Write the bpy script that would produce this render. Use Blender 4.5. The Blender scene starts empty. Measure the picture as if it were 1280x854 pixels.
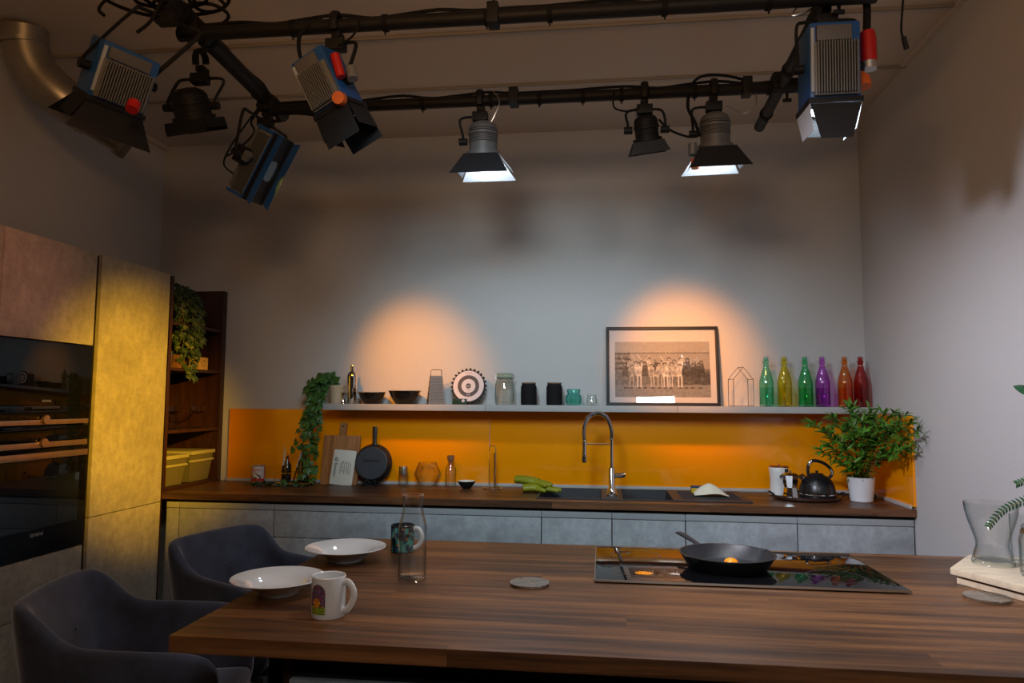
import bpy, bmesh, math, random
from mathutils import Vector, Matrix, Quaternion, noise as mnoise
PI = math.pi
C = bpy.context.scene.collection
sc = bpy.context.scene
rnd = random.Random(7)

# ------------------------------------------------------------------ materials
def lin(c):
    return tuple(((v/12.92) if v <= .04045 else ((v+.055)/1.055)**2.4) for v in c)
def hx(s):
    s = s.lstrip('#'); return lin(tuple(int(s[i:i+2], 16)/255 for i in (0, 2, 4)))
MATS = {}
def mat(name, col, rough=.5, metal=0., var=0., vscale=6., bump=0., bscale=60., coat=0., spec=.5, emit=None, estr=0., sheen=0., stretch=(1,1,1)):
    if name in MATS: return MATS[name]
    m = bpy.data.materials.new(name); m.use_nodes = True
    nt = m.node_tree; b = nt.nodes['Principled BSDF']
    b.inputs['Base Color'].default_value = (*col, 1)
    b.inputs['Roughness'].default_value = rough
    b.inputs['Metallic'].default_value = metal
    b.inputs['Specular IOR Level'].default_value = spec
    b.inputs['Coat Weight'].default_value = coat
    b.inputs['Coat Roughness'].default_value = .08
    if sheen:
        b.inputs['Sheen Weight'].default_value = sheen
        b.inputs['Sheen Roughness'].default_value = .4
    if emit:
        b.inputs['Emission Color'].default_value = (*emit, 1)
        b.inputs['Emission Strength'].default_value = estr
    if var or bump:
        tc = nt.nodes.new('ShaderNodeTexCoord')
        mp = nt.nodes.new('ShaderNodeMapping'); mp.inputs['Scale'].default_value = stretch
        nt.links.new(tc.outputs['Object'], mp.inputs['Vector'])
    if var:
        n = nt.nodes.new('ShaderNodeTexNoise'); n.inputs['Scale'].default_value = vscale; n.inputs['Detail'].default_value = 6
        n.inputs['Roughness'].default_value = .6
        nt.links.new(mp.outputs[0], n.inputs['Vector'])
        r = nt.nodes.new('ShaderNodeValToRGB')
        r.color_ramp.elements[0].position = .3; r.color_ramp.elements[1].position = .7
        r.color_ramp.elements[0].color = (*[max(0, c*(1-var)) for c in col], 1)
        r.color_ramp.elements[1].color = (*[min(1, c*(1+var)) for c in col], 1)
        nt.links.new(n.outputs['Fac'], r.inputs['Fac']); nt.links.new(r.outputs[0], b.inputs['Base Color'])
    if bump:
        n2 = nt.nodes.new('ShaderNodeTexNoise'); n2.inputs['Scale'].default_value = bscale; n2.inputs['Detail'].default_value = 3
        nt.links.new(mp.outputs[0], n2.inputs['Vector'])
        bp = nt.nodes.new('ShaderNodeBump'); bp.inputs['Strength'].default_value = bump; bp.inputs['Distance'].default_value = .004
        nt.links.new(n2.outputs['Fac'], bp.inputs['Height']); nt.links.new(bp.outputs[0], b.inputs['Normal'])
    MATS[name] = m
    return m
def wood(name, stops, plank=.075, seg=.9, rough=.38, axis='x', coat=.0, grain=1.):
    if name in MATS: return MATS[name]
    m = bpy.data.materials.new(name); m.use_nodes = True
    nt = m.node_tree; N = nt.nodes.new; L = nt.links.new; b = nt.nodes['Principled BSDF']
    tc = N('ShaderNodeTexCoord'); sp = N('ShaderNodeSeparateXYZ'); L(tc.outputs['Object'], sp.inputs[0])
    a, c = {'x': ('X', 'Y'), 'y': ('Y', 'X'), 'z': ('Z', 'Y')}[axis]
    third = ({'X', 'Y', 'Z'} - {a, c}).pop()
    def M(op, x, y=None):
        n = N('ShaderNodeMath'); n.operation = op
        for i, v in enumerate((x, y)):
            if v is None: continue
            if isinstance(v, (int, float)): n.inputs[i].default_value = v
            else: L(v, n.inputs[i])
        return n.outputs[0]
    row = M('FLOOR', M('DIVIDE', sp.outputs[c], plank))
    off = M('MULTIPLY', M('FRACT', M('MULTIPLY', row, .618)), seg)
    col = M('FLOOR', M('DIVIDE', M('ADD', sp.outputs[a], off), seg))
    cb = N('ShaderNodeCombineXYZ'); L(row, cb.inputs[0]); L(col, cb.inputs[1])
    wn = N('ShaderNodeTexWhiteNoise'); L(cb.outputs[0], wn.inputs['Vector'])
    cv = N('ShaderNodeCombineXYZ')
    L(M('MULTIPLY', sp.outputs[a], 1.6), cv.inputs[0]); L(M('MULTIPLY', sp.outputs[c], 34), cv.inputs[1])
    L(M('ADD', M('MULTIPLY', sp.outputs[third], 34), M('MULTIPLY', wn.outputs['Value'], 30)), cv.inputs[2])
    n1 = N('ShaderNodeTexNoise'); n1.inputs['Scale'].default_value = 1; n1.inputs['Detail'].default_value = 7; n1.inputs['Roughness'].default_value = .62
    n1.inputs['Distortion'].default_value = .5
    L(cv.outputs[0], n1.inputs['Vector'])
    fac = M('ADD', M('MULTIPLY', n1.outputs['Fac'], .95*grain), M('MULTIPLY', M('SUBTRACT', wn.outputs['Value'], .5), .22))
    r = N('ShaderNodeValToRGB'); els = r.color_ramp.elements
    while len(els) < len(stops): els.new(.5)
    for i, (p, cc) in enumerate(stops): els[i].position = p; els[i].color = (*cc, 1)
    L(fac, r.inputs['Fac']); L(r.outputs[0], b.inputs['Base Color'])
    b.inputs['Roughness'].default_value = rough; b.inputs['Coat Weight'].default_value = coat; b.inputs['Coat Roughness'].default_value = .25
    bp = N('ShaderNodeBump'); bp.inputs['Strength'].default_value = .12; bp.inputs['Distance'].default_value = .002
    L(n1.outputs['Fac'], bp.inputs['Height']); L(bp.outputs[0], b.inputs['Normal'])
    MATS[name] = m
    return m
def glass(name, tint=(.992, .995, .992), edge=(.30, .34, .33), rough=.0, gloss=1.):
    """thin clear glass: tinted straight-through plus a Fresnel reflection"""
    if name in MATS: return MATS[name]
    m = bpy.data.materials.new(name); m.use_nodes = True
    nt = m.node_tree; N = nt.nodes.new; L = nt.links.new
    nt.nodes.remove(nt.nodes['Principled BSDF']); out = nt.nodes['Material Output']
    lw = N('ShaderNodeLayerWeight'); lw.inputs['Blend'].default_value = .5
    mx = N('ShaderNodeMix'); mx.data_type = 'RGBA'
    mx.inputs[6].default_value = (*tint, 1); mx.inputs[7].default_value = (*edge, 1)
    pf = N('ShaderNodeMath'); pf.operation = 'POWER'; pf.inputs[1].default_value = 3.; L(lw.outputs['Facing'], pf.inputs[0]); L(pf.outputs[0], mx.inputs[0])
    tr = N('ShaderNodeBsdfTransparent'); L(mx.outputs[2], tr.inputs[0])
    gl = N('ShaderNodeBsdfGlossy'); gl.inputs['Roughness'].default_value = max(rough, .02)
    lf = N('ShaderNodeLayerWeight'); lf.inputs['Blend'].default_value = .5
    pw = N('ShaderNodeMath'); pw.operation = 'POWER'; pw.inputs[1].default_value = 5; L(lf.outputs['Facing'], pw.inputs[0])
    mu = N('ShaderNodeMath'); mu.operation = 'MULTIPLY_ADD'; mu.inputs[1].default_value = .9*gloss; mu.inputs[2].default_value = .06*gloss; L(pw.outputs[0], mu.inputs[0])
    ms = N('ShaderNodeMixShader'); L(mu.outputs[0], ms.inputs[0]); L(tr.outputs[0], ms.inputs[1]); L(gl.outputs[0], ms.inputs[2])
    L(ms.outputs[0], out.inputs['Surface'])
    MATS[name] = m
    return m
def vcol_mat(name, rough=.6, coat=0.):
    if name in MATS: return MATS[name]
    m = bpy.data.materials.new(name); m.use_nodes = True; nt = m.node_tree; b = nt.nodes['Principled BSDF']
    a = nt.nodes.new('ShaderNodeVertexColor'); a.layer_name = 'Col'
    nt.links.new(a.outputs[0], b.inputs['Base Color']); b.inputs['Roughness'].default_value = rough; b.inputs['Coat Weight'].default_value = coat
    MATS[name] = m
    return m
def concrete(name, col, var=.22):
    if name in MATS: return MATS[name]
    m = mat(name, col, .48, var=var, vscale=3.2, bump=.12, bscale=90)
    nt = m.node_tree; b = nt.nodes['Principled BSDF']; N = nt.nodes.new; L = nt.links.new
    src = b.inputs['Base Color'].links[0].from_socket
    tc = N('ShaderNodeTexCoord'); n = N('ShaderNodeTexNoise'); n.inputs['Scale'].default_value = 26; n.inputs['Detail'].default_value = 8; n.inputs['Roughness'].default_value = .75
    L(tc.outputs['Object'], n.inputs['Vector'])
    r = N('ShaderNodeValToRGB'); r.color_ramp.elements[0].position = .32; r.color_ramp.elements[1].position = .68
    r.color_ramp.elements[0].color = (.72, .72, .72, 1); r.color_ramp.elements[1].color = (1.12, 1.12, 1.12, 1)
    L(n.outputs['Fac'], r.inputs['Fac'])
    mx = N('ShaderNodeMix'); mx.data_type = 'RGBA'; mx.blend_type = 'MULTIPLY'; mx.inputs[0].default_value = 1
    L(src, mx.inputs[6]); L(r.outputs[0], mx.inputs[7]); L(mx.outputs[2], b.inputs['Base Color'])
    return m

# ------------------------------------------------------------------ mesh helpers
def add_box(bm, x0, x1, y0, y1, z0, z1, bev=0., M=None, seg=2):
    r = bmesh.ops.create_cube(bm, size=1)['verts']
    for v in r:
        v.co = Vector(((x0+x1)/2+v.co.x*(x1-x0), (y0+y1)/2+v.co.y*(y1-y0), (z0+z1)/2+v.co.z*(z1-z0)))
    if bev > 0:
        es = list({e for v in r for e in v.link_edges})
        g = bmesh.ops.bevel(bm, geom=es, offset=bev, segments=seg, affect='EDGES', profile=.7)
        r = [v for v in g['verts']]
        r = list({v for v in r})
    if M is not None:
        for v in r: v.co = M @ v.co
    return r
def add_lathe(bm, prof, seg=32, c=(0, 0, 0), M=None, sx=1., sy=1., cap0=False, cap1=False):
    rings = []
    for (r, z) in prof:
        ring = []
        if r < 1e-6:
            ring = [bm.verts.new((c[0], c[1], c[2]+z))]
        else:
            for i in range(seg):
                a = 2*PI*i/seg
                ring.append(bm.verts.new((c[0]+r*sx*math.cos(a), c[1]+r*sy*math.sin(a), c[2]+z)))
        rings.append(ring)
    for A, B in zip(rings, rings[1:]):
        for i in range(seg):
            j = (i+1) % seg
            if len(A) == 1 and len(B) == 1: continue
            if len(A) == 1: bm.faces.new((A[0], B[i], B[j]))
            elif len(B) == 1: bm.faces.new((A[i], A[j], B[0]))
            else: bm.faces.new((A[i], A[j], B[j], B[i]))
    if cap0 and len(rings[0]) > 2: bm.faces.new(rings[0][::-1])
    if cap1 and len(rings[-1]) > 2: bm.faces.new(rings[-1])
    vs = [v for R in rings for v in R]
    if M is not None:
        for v in vs: v.co = M @ v.co
    return vs
def catmull(pts, n=6, closed=False):
    P = [Vector(p) for p in pts]; out = []
    if len(P) < 3: return P
    k = len(P)
    for i in range(k if closed else k-1):
        g = lambda j: P[j % k] if closed else P[max(0, min(k-1, j))]
        p0, p1, p2, p3 = g(i-1), g(i), g(i+1), g(i+2)
        for s in range(n):
            t = s/n
            out.append(.5*((2*p1)+(-p0+p2)*t+(2*p0-5*p1+4*p2-p3)*t*t+(-p0+3*p1-3*p2+p3)*t**3))
    if not closed: out.append(P[-1])
    return out
def add_tube(bm, pts, r, seg=8, smooth=0, closed=False, M=None, caps=True, flat=1.):
    pts = catmull(pts, smooth, closed) if smooth else [Vector(p) for p in pts]
    n = len(pts); rings = []
    rs = r if isinstance(r, (list, tuple)) else None
    up = None
    for i, p in enumerate(pts):
        if closed: t = (pts[(i+1) % n]-pts[i-1])
        else: t = (pts[min(n-1, i+1)]-pts[max(0, i-1)])
        if t.length < 1e-9: t = Vector((0, 0, 1))
        t.normalize()
        if up is None:
            up = Vector((0, 0, 1)) if abs(t.z) < .9 else Vector((1, 0, 0))
        a = t.cross(up)
        if a.length < 1e-6: a = t.orthogonal()
        a.normalize(); b = a.cross(t).normalized(); up = b
        if rs:
            f = i/(n-1)*(len(rs)-1); k = min(int(f), len(rs)-2); rr = rs[k]+(rs[k+1]-rs[k])*(f-k)
        else: rr = r
        rings.append([bm.verts.new(p+a*(rr*math.cos(2*PI*j/seg))+b*(rr*flat*math.sin(2*PI*j/seg))) for j in range(seg)])
    m = n if closed else n-1
    for i in range(m):
        A, B = rings[i], rings[(i+1) % n]
        for j in range(seg):
            k = (j+1) % seg
            bm.faces.new((A[j], A[k], B[k], B[j]))
    if caps and not closed:
        bm.faces.new(rings[0][::-1]); bm.faces.new(rings[-1])
    vs = [v for R in rings for v in R]
    if M is not None:
        for v in vs: v.co = M @ v.co
    return vs
def add_cyl(bm, p0, p1, r0, r1=None, seg=20, M=None):
    return add_tube(bm, [p0, p1], [r0, r0 if r1 is None else r1], seg=seg, M=M)
def add_prism(bm, outline, z0, z1, M=None, bev=0.):
    """outline in xy, extruded z0..z1"""
    A = [bm.verts.new((x, y, z0)) for x, y in outline]; B = [bm.verts.new((x, y, z1)) for x, y in outline]
    f0 = bm.faces.new(A[::-1]); f1 = bm.faces.new(B); n = len(A)
    for i in range(n):
        j = (i+1) % n; bm.faces.new((A[i], A[j], B[j], B[i]))
    vs = A+B
    if bev:
        es = list(f0.edges)+list(f1.edges)
        g = bmesh.ops.bevel(bm, geom=es, offset=bev, segments=2, affect='EDGES', profile=.7)
        vs = list(set([v for v in vs if v.is_valid]+list(g['verts'])))
    if M is not None:
        for v in vs: v.co = M @ v.co
    return vs
def add_sphere(bm, c, r, M=None, seg=16, s=(1, 1, 1)):
    g = bmesh.ops.create_uvsphere(bm, u_segments=seg, v_segments=max(6, seg//2), radius=r)['verts']
    for v in g: v.co = Vector((v.co.x*s[0]+c[0], v.co.y*s[1]+c[1], v.co.z*s[2]+c[2]))
    if M is not None:
        for v in g: v.co = M @ v.co
    return g
def obj(name, bm, m, parent=None, loc=None, smooth=35, mods=()):
    bmesh.ops.recalc_face_normals(bm, faces=bm.faces)
    me = bpy.data.meshes.new(name); bm.to_mesh(me); bm.free()
    o = bpy.data.objects.new(name, me); C.objects.link(o)
    for mm in (m if isinstance(m, (list, tuple)) else [m]): me.materials.append(mm)
    if parent: o.parent = parent
    if loc is not None: o.location = loc
    if smooth:
        for p in me.polygons: p.use_smooth = True
        if smooth < 180: me.set_sharp_from_angle(angle=math.radians(smooth))
    for k in mods:
        if k[0] == 'SUB':
            q = o.modifiers.new('s', 'SUBSURF'); q.levels = k[1]; q.render_levels = k[1]
        if k[0] == 'SOL':
            q = o.modifiers.new('t', 'SOLIDIFY'); q.thickness = k[1]; q.offset = k[2] if len(k) > 2 else 0
        if k[0] == 'REM':
            q = o.modifiers.new('r', 'REMESH'); q.mode = 'VOXEL'; q.voxel_size = k[1]; q.use_smooth_shade = True
        if k[0] == 'SMO':
            q = o.modifiers.new('m', 'SMOOTH'); q.iterations = k[1]; q.factor = .6
    return o
def tag(o, label, cat, group=None):
    o['label'] = label; o['category'] = cat
    if group: o['group'] = group
    return o
def thing(name, label, cat, loc=(0, 0, 0), rot=(0, 0, 0), group=None):
    o = bpy.data.objects.new(name, None); C.objects.link(o); o.empty_display_size = .05
    o.location = loc; o.rotation_euler = rot
    return tag(o, label, cat, group)
def struct(name, bm, m, **k):
    o = obj(name, bm, m, **k); o['kind'] = 'structure'; return o
def B(): return bmesh.new()
def text(name, body, size, m, parent, loc, rot=(0, 0, 0), ext=.0004, align='CENTER', wx=1.):
    cu = bpy.data.curves.new(name, 'FONT'); cu.body = body; cu.size = size; cu.extrude = ext
    cu.align_x = align; cu.align_y = 'CENTER'
    t = bpy.data.objects.new(name, cu); C.objects.link(t)
    bpy.context.view_layer.update()
    me = bpy.data.meshes.new_from_object(t.evaluated_get(bpy.context.evaluated_depsgraph_get()))
    bpy.data.objects.remove(t); bpy.data.curves.remove(cu)
    o = bpy.data.objects.new(name, me); C.objects.link(o); me.materials.clear(); me.materials.append(m)
    o.parent = parent; o.location = loc; o.rotation_euler = rot; o.scale = (wx, 1, 1)
    return o
def dup(root, loc=None, rz=None, label=None, group=None):
    r = root.copy(); C.objects.link(r)
    if loc is not None: r.location = loc
    if rz is not None: r.rotation_euler = (0, 0, rz)
    if label: r['label'] = label
    if group: r['group'] = group
    for ch in list(root.children):
        c = ch.copy(); C.objects.link(c); c.parent = r
        for g in list(ch.children):
            d = g.copy(); C.objects.link(d); d.parent = c
    return r
def paint_grid(name, nu, nv, P, colfn, m, parent, loc=(0, 0, 0), rot=(0, 0, 0)):
    """nu x nv grid of vertices at P(u,v), coloured by colfn(u,v)"""
    me = bpy.data.meshes.new(name)
    vs = [P(i/(nu-1), j/(nv-1)) for j in range(nv) for i in range(nu)]
    fs = [(j*nu+i, j*nu+i+1, (j+1)*nu+i+1, (j+1)*nu+i) for j in range(nv-1) for i in range(nu-1)]
    me.from_pydata(vs, [], fs)
    a = me.color_attributes.new('Col', 'FLOAT_COLOR', 'POINT')
    k = 0
    for j in range(nv):
        for i in range(nu):
            c = colfn(i/(nu-1), j/(nv-1)); a.data[k].color = (*c, 1); k += 1
    for p in me.polygons: p.use_smooth = True
    me.materials.append(m)
    o = bpy.data.objects.new(name, me); C.objects.link(o); o.parent = parent; o.location = loc; o.rotation_euler = rot
    return o

# palette
K = lambda *a, **k: mat(*a, **k)
M_wall = K('wall_paint', (.56, .553, .545), .85, bump=.5, bscale=240, stretch=(1, 1, .35))
M_ceil = K('ceiling_paint', (.60, .53, .45), .9)
M_ceilt = K('ceiling_trim_shade', (.30, .26, .21), .9)  # darker ceiling paint, shade lines across the ceiling put into the colour
M_floor = concrete('floor_screed', (.10, .10, .10))
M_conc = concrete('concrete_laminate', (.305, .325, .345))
M_conc_warm = concrete('concrete_laminate_warm_lit', (.36, .33, .27))  # grey laminate tinted warm, carrying the warm light on the tall fronts
M_dark = K('dark_recess', (.012, .012, .013), .6)
M_black = K('black_metal', (.010, .010, .011), .55, .0, spec=.25)
M_blackm = K('black_matte', (.008, .008, .009), .8, spec=.2)
M_bglass = K('black_glass', (.004, .004, .005), .03, spec=.3)
M_steel = K('brushed_steel', (.55, .53, .50), .28, 1., bump=.08, bscale=300, stretch=(.05, 1, 1))
M_knife = K('blade_steel', (.50, .50, .50), .3, .3)
M_chrome = K('chrome', (.72, .72, .72), .07, 1.)
M_alu = K('aluminium', (.62, .62, .62), .35, .8)
M_wal = wood('walnut_worktop', [(.22, (.018, .0075, .004)), (.40, (.060, .025, .010)), (.52, (.125, .052, .018)), (.66, (.21, .092, .032)), (.85, (.30, .145, .055))], .082, 2.6, .42, coat=.0)
M_walc = wood('walnut_counter', [(.22, (.015, .006, .003)), (.42, (.060, .024, .010)), (.56, (.13, .052, .020)), (.72, (.20, .086, .034)), (.9, (.28, .13, .055))], .060, .8, .40, coat=.0)
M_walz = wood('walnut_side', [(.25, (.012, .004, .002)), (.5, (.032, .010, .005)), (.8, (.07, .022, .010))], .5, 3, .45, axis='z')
M_orange = K('orange_glass', (.97, .325, .0), .22, coat=.5, spec=.4)
M_shelf = K('shelf_grey', (.40, .40, .39), .55, var=.06, vscale=5)
M_white = K('white_porcelain', (.72, .76, .78), .12, coat=.5)
M_glass = glass('clear_glass')
M_velvet = K('blue_grey_velvet', (.036, .046, .078), .82, var=.5, vscale=8, sheen=.5, bump=.1, bscale=40)
M_leaf = K('ivy_leaf', (.035, .11, .018), .45, var=.5, vscale=25)
M_leafd = K('dark_ivy_leaf', (.022, .045, .012), .5, var=.6, vscale=22)
M_leafb = K('bamboo_leaf', (.062, .18, .012), .42, var=.55, vscale=22)
M_stem = K('green_stem', (.10, .13, .03), .6)
M_pan = K('cast_iron', (.012, .013, .016), .42, spec=.5, bump=.15, bscale=200)
M_blue = K('fixture_blue', (.012, .085, .30), .4)
M_fgrey = K('fixture_grey', (.115, .115, .12), .5)
M_fgrey2 = K('fixture_light_grey', (.17, .175, .175), .5, .2)
M_duct = K('galvanised_steel', (.42, .40, .36), .38, .85, var=.15, vscale=8)
M_red = K('red_plastic', (.50, .012, .012), .4)
M_oran = K('orange_plastic', (.65, .13, .02), .4)
M_print = K('off_white', (.70, .69, .66), .5)
M_ink = K('ink', (.03, .03, .03), .6)
M_vc = vcol_mat('painted_print')
M_vcg = vcol_mat('painted_glaze', .2, .3)
# ------------------------------------------------------------------ room
W = 4.39; XR = 1.529; XL = -2.909; H = 3.11; YF = -3.2; CZ = .90; CF = W-.62; CT = .864; XC = -2.425; SZ = 1.394
b = B(); add_box(b, XL-.1, XR+.1, YF-.1, W+.1, -.1, 0); struct('floor', b, M_floor)
b = B(); add_box(b, XL-.1, XR+.1, YF-.1, W+.1, H, H+.1); struct('ceiling', b, M_ceil)
b = B(); add_box(b, XL-.1, XR+.1, W, W+.1, 0, H); struct('wall_back', b, M_wall)
b = B(); add_box(b, XL-.1, XL, YF, W, 0, H); struct('wall_left', b, M_wall)
b = B(); add_box(b, XR, XR+.1, YF, W, 0, H); struct('wall_right', b, M_wall)
b = B(); add_box(b, XL-.1, XR+.1, YF-.1, YF, 0, H); struct('wall_front', b, M_wall)
b = B(); add_box(b, XR-.032, XR, -1, 3.68, H-.012, H, .003); struct('trim_1', b, M_ceil)
b = B(); add_box(b, XL, XR, 3.68, 3.695, H-.012, H, .003); struct('trim_2', b, M_ceilt)
b = B(); add_box(b, XL, XR-.032, 3.115, 3.13, H-.012, H, .003); struct('trim_3', b, M_ceilt)
b = B(); add_box(b, XL, XL+.03, 2.2, W, H-.03, H, .003); struct('trim_4', b, M_ceil)

# ------------------------------------------------------------------ orange splash panels
def panel(x0, x1, y0, y1, label):
    b = B(); add_box(b, x0, x1, y0, y1, CZ+.012, 1.357, .0015)
    tag(obj('splash_panel', b, M_orange), label, 'splashback')
panel(-2.372, -.680, W-.012, W-.0005, 'glossy orange splashback panel under the left shelf, behind skillet and ivy')
panel(-.677, XR-.014, W-.012, W-.0005, 'glossy orange splashback panel behind the tap and the sink')
panel(XR-.012, XR-.0005, CF, W, 'short orange splashback panel on the right wall beside the bamboo plant')
b = B(); add_box(b, -2.372, XR-.014, W-.024, W-.0125, CZ, CZ+.018, .003); add_box(b, XR-.024, XR-.0125, CF+.02, W-.03, CZ, CZ+.018, .003)
tag(obj('worktop_seal_strip', b, K('seal_grey', (.50, .49, .47), .4)), 'thin grey metal seal strip along the worktop under the orange splashback', 'sealing strip')

# ------------------------------------------------------------------ shelf
for x0, x1, l in ((-1.67, -.675, 'left length of grey wall shelf carrying mixing bowls and cocktail shaker'),
                  (-.673, .432, 'middle length of grey wall shelf carrying jars and black canisters'),
                  (.434, XR-.001, 'right length of grey wall shelf carrying the coloured bottles')):
    b = B(); add_box(b, x0, x1, 4.181, W-.0005, 1.357, SZ, .002); tag(obj('wall_shelf', b, M_shelf), l, 'shelf', 'lengths of the long wall shelf')

# ------------------------------------------------------------------ worktop, sink
SX0, SX1, SY0, SY1 = -.335, .375, 3.872, 4.30
b = B()
DX1 = .775
add_box(b, -2.86, XR-.0005, CF, SY0, CT, CZ, .0)
add_box(b, -2.86, XR-.0005, SY1, W-.0005, CT, CZ, .0)
add_box(b, -2.86, SX0, SY0, SY1, CT, CZ, .0)
add_box(b, SX1+.0, XR-.0005, SY0, SY1, CT, CZ-.0, .0)
tag(obj('kitchen_worktop', b, M_walc, smooth=0), 'long walnut plank worktop under the orange splashback', 'worktop')
M_sink = K('dark_composite', (.022, .024, .030), .45, bump=.1, bscale=250)
t = thing('sink', 'dark composite double sink with ribbed drainer set in the walnut worktop', 'sink', (0, 0, CZ))
b = B()
add_box(b, SX0-.012, SX1+.0, SY0-.012, SY0, .0005, .006, .002); add_box(b, SX0-.012, SX1, SY1, SY1+.012, .0005, .006, .002)
add_box(b, SX0-.012, SX0, SY0, SY1, .0005, .006, .002); add_box(b, .0, .115, SY0, SY1, -.03, .005, .002)
obj('rim', b, M_sink, t)
def bowl(x0, x1):
    b = B(); y0, y1, zb = SY0, SY1, -.17
    T = [b.verts.new(p) for p in ((x0, y0, .002), (x1, y0, .002), (x1, y1, .002), (x0, y1, .002))]
    Q = [b.verts.new(p) for p in ((x0+.015, y0+.015, zb), (x1-.015, y0+.015, zb), (x1-.015, y1-.015, zb), (x0+.015, y1-.015, zb))]
    for i in range(4): b.faces.new((T[i], T[(i+1) % 4], Q[(i+1) % 4], Q[i]))
    b.faces.new(Q); o = obj('bowl', b, M_sink, t, mods=(('SOL', .004, 1),), smooth=0)
    b = B(); add_lathe(b, [(0, .004), (.03, .004), (.04, .0)], 20, ((x0+x1)/2, 4.08, zb+.001)); obj('drain', b, M_chrome, o)
bowl(SX0, 0); bowl(.115, SX1)
b = B(); add_box(b, SX1, DX1, SY0-.012, SY1+.012, .0005, .008, .003)
for i in range(9): add_box(b, SX1+.05, DX1-.04, SY0+.05+i*.038, SY0+.058+i*.038, .008, .011, .001)
obj('drainer', b, M_sink, t)

# base cabinets
def base_unit(x0, x1, splits, label, nm='base_cabinet', yb=.575):
    t = thing(nm, label, 'cabinet', (x0, CF+.04, 0)); w = x1-x0
    b = B(); add_box(b, .001, w-.001, .002, .575, .1, .70); add_box(b, .001, w-.001, .02, yb, .70, CT-.001)
    obj('body', b, M_dark, t, smooth=0)
    b = B(); add_box(b, 0.0, w, -.018, .018, .815, .846, .003); obj('grip_rail', b, M_alu2, t)
    for z0, z1 in splits:
        b = B(); add_box(b, .0015, w-.0015, -.018, .0, z0, z1, .0015); obj('drawer', b, M_conc, t)
    b = B(); add_box(b, 0, w, .05, .07, 0.001, .1); obj('plinth', b, M_dark, t)
M_alu2 = K('grip_rail_grey', (.33, .35, .365), .4)
D2 = [(.105, .378), (.382, .668), (.672, .812)]
base_unit(-2.405, -2.330, [(.105, .812)], 'narrow grey filler cabinet beside the tall yellow-lit cupboard')
base_unit(-2.328, -1.776, [(.105, .812)], 'grey concrete-look base cabinet catching yellow light behind the far armchair')
base_unit(-1.774, -.311, D2, 'very wide grey drawer cabinet left of the sink', yb=.04)
base_unit(-.309, .053, [(.105, .812)], 'narrow grey base cabinet under the left sink bowl', yb=.04)
base_unit(.055, .424, [(.105, .812)], 'narrow grey base cabinet under the right sink bowl', yb=.04)
base_unit(.426, .971, D2[:1]+[(.382, .812)], 'grey base cabinet under the sink drainer behind the frying pan', yb=.04)
base_unit(.973, 1.522, D2[:1]+[(.382, .812)], 'grey base cabinet in the right corner under the bamboo plant')

# ------------------------------------------------------------------ tall units on the left (fronts face +x)
def front(nm, y0, y1, z0, z1, m, par, th=.02, bev=.0015, x=0.):
    b = B(); add_box(b, x-th, x, y0, y1, z0, z1, bev); return obj(nm, b, m, par)
def carcass(par, y0, y1, z0=.1, z1=2.115, x1=-.022):
    b = B(); add_box(b, -.46, x1, y0+.001, y1-.001, z0, z1); return obj('body', b, M_dark, par, smooth=0)
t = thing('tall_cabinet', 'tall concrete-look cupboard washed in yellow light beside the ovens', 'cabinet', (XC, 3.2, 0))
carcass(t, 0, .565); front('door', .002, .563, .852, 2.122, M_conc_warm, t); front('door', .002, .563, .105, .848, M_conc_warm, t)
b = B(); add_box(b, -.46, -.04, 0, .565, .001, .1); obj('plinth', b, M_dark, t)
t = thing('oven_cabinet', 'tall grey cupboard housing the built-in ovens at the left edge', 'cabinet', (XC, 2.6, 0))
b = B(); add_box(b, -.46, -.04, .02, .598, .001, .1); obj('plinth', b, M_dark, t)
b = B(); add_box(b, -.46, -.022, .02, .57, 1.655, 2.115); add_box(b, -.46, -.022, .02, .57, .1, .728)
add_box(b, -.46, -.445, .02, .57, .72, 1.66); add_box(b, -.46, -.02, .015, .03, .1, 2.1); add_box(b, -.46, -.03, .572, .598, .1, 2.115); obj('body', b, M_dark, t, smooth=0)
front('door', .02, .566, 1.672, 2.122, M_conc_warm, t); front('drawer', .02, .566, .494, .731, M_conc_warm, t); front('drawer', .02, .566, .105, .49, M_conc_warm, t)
M_steel_lit = K('orange_lit_steel', (.62, .40, .24), .3, .9, var=.12, vscale=3, stretch=(1, 8, 1))  # stainless steel with the orange light on it put into the colour
t = thing('microwave_oven', 'compact black glass microwave built in above the lower oven', 'microwave', (XC, 2.62, 1.33))
b = B(); add_box(b, -.43, -.02, .012, .54, -.03, .335); obj('body', b, M_blackm, t)
front('door', .005, .545, .056, .336, M_bglass, t, .022); front('control_panel', .005, .545, -.008, .054, M_bglass, t, .022)
front('control_rail', .005, .535, -.028, -.007, M_steel_lit, t, .020, x=.006)
b = B(); add_lathe(b, [(0, .013), (.019, .013), (.020, .011), (.020, 0)], 20, M=Matrix.Translation((.004, .265, -.006)) @ Matrix.Rotation(PI/2, 4, 'Y')); obj('knob', b, M_steel_lit, t)
text('logo_lettering', 'SIEMENS', .014, M_alu, t, (.0006, .275, .075), (PI/2, 0, PI/2))
t = thing('built_in_oven', 'black glass built-in oven with steel rails under the microwave', 'oven', (XC, 2.62, .735))
b = B(); add_box(b, -.43, -.02, .012, .54, 0, .555); obj('body', b, M_blackm, t)
front('control_panel', .005, .545, .495, .560, M_bglass, t, .022)
front('control_rail', .005, .535, .467, .491, M_steel_lit, t, .020, x=.006)
d = front('door', .005, .545, .0, .462, M_bglass, t, .022)
b = B(); add_box(b, -.016, .012, .005, .535, .418, .446, .003); obj('door_rail', b, M_steel_lit, d)
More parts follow.
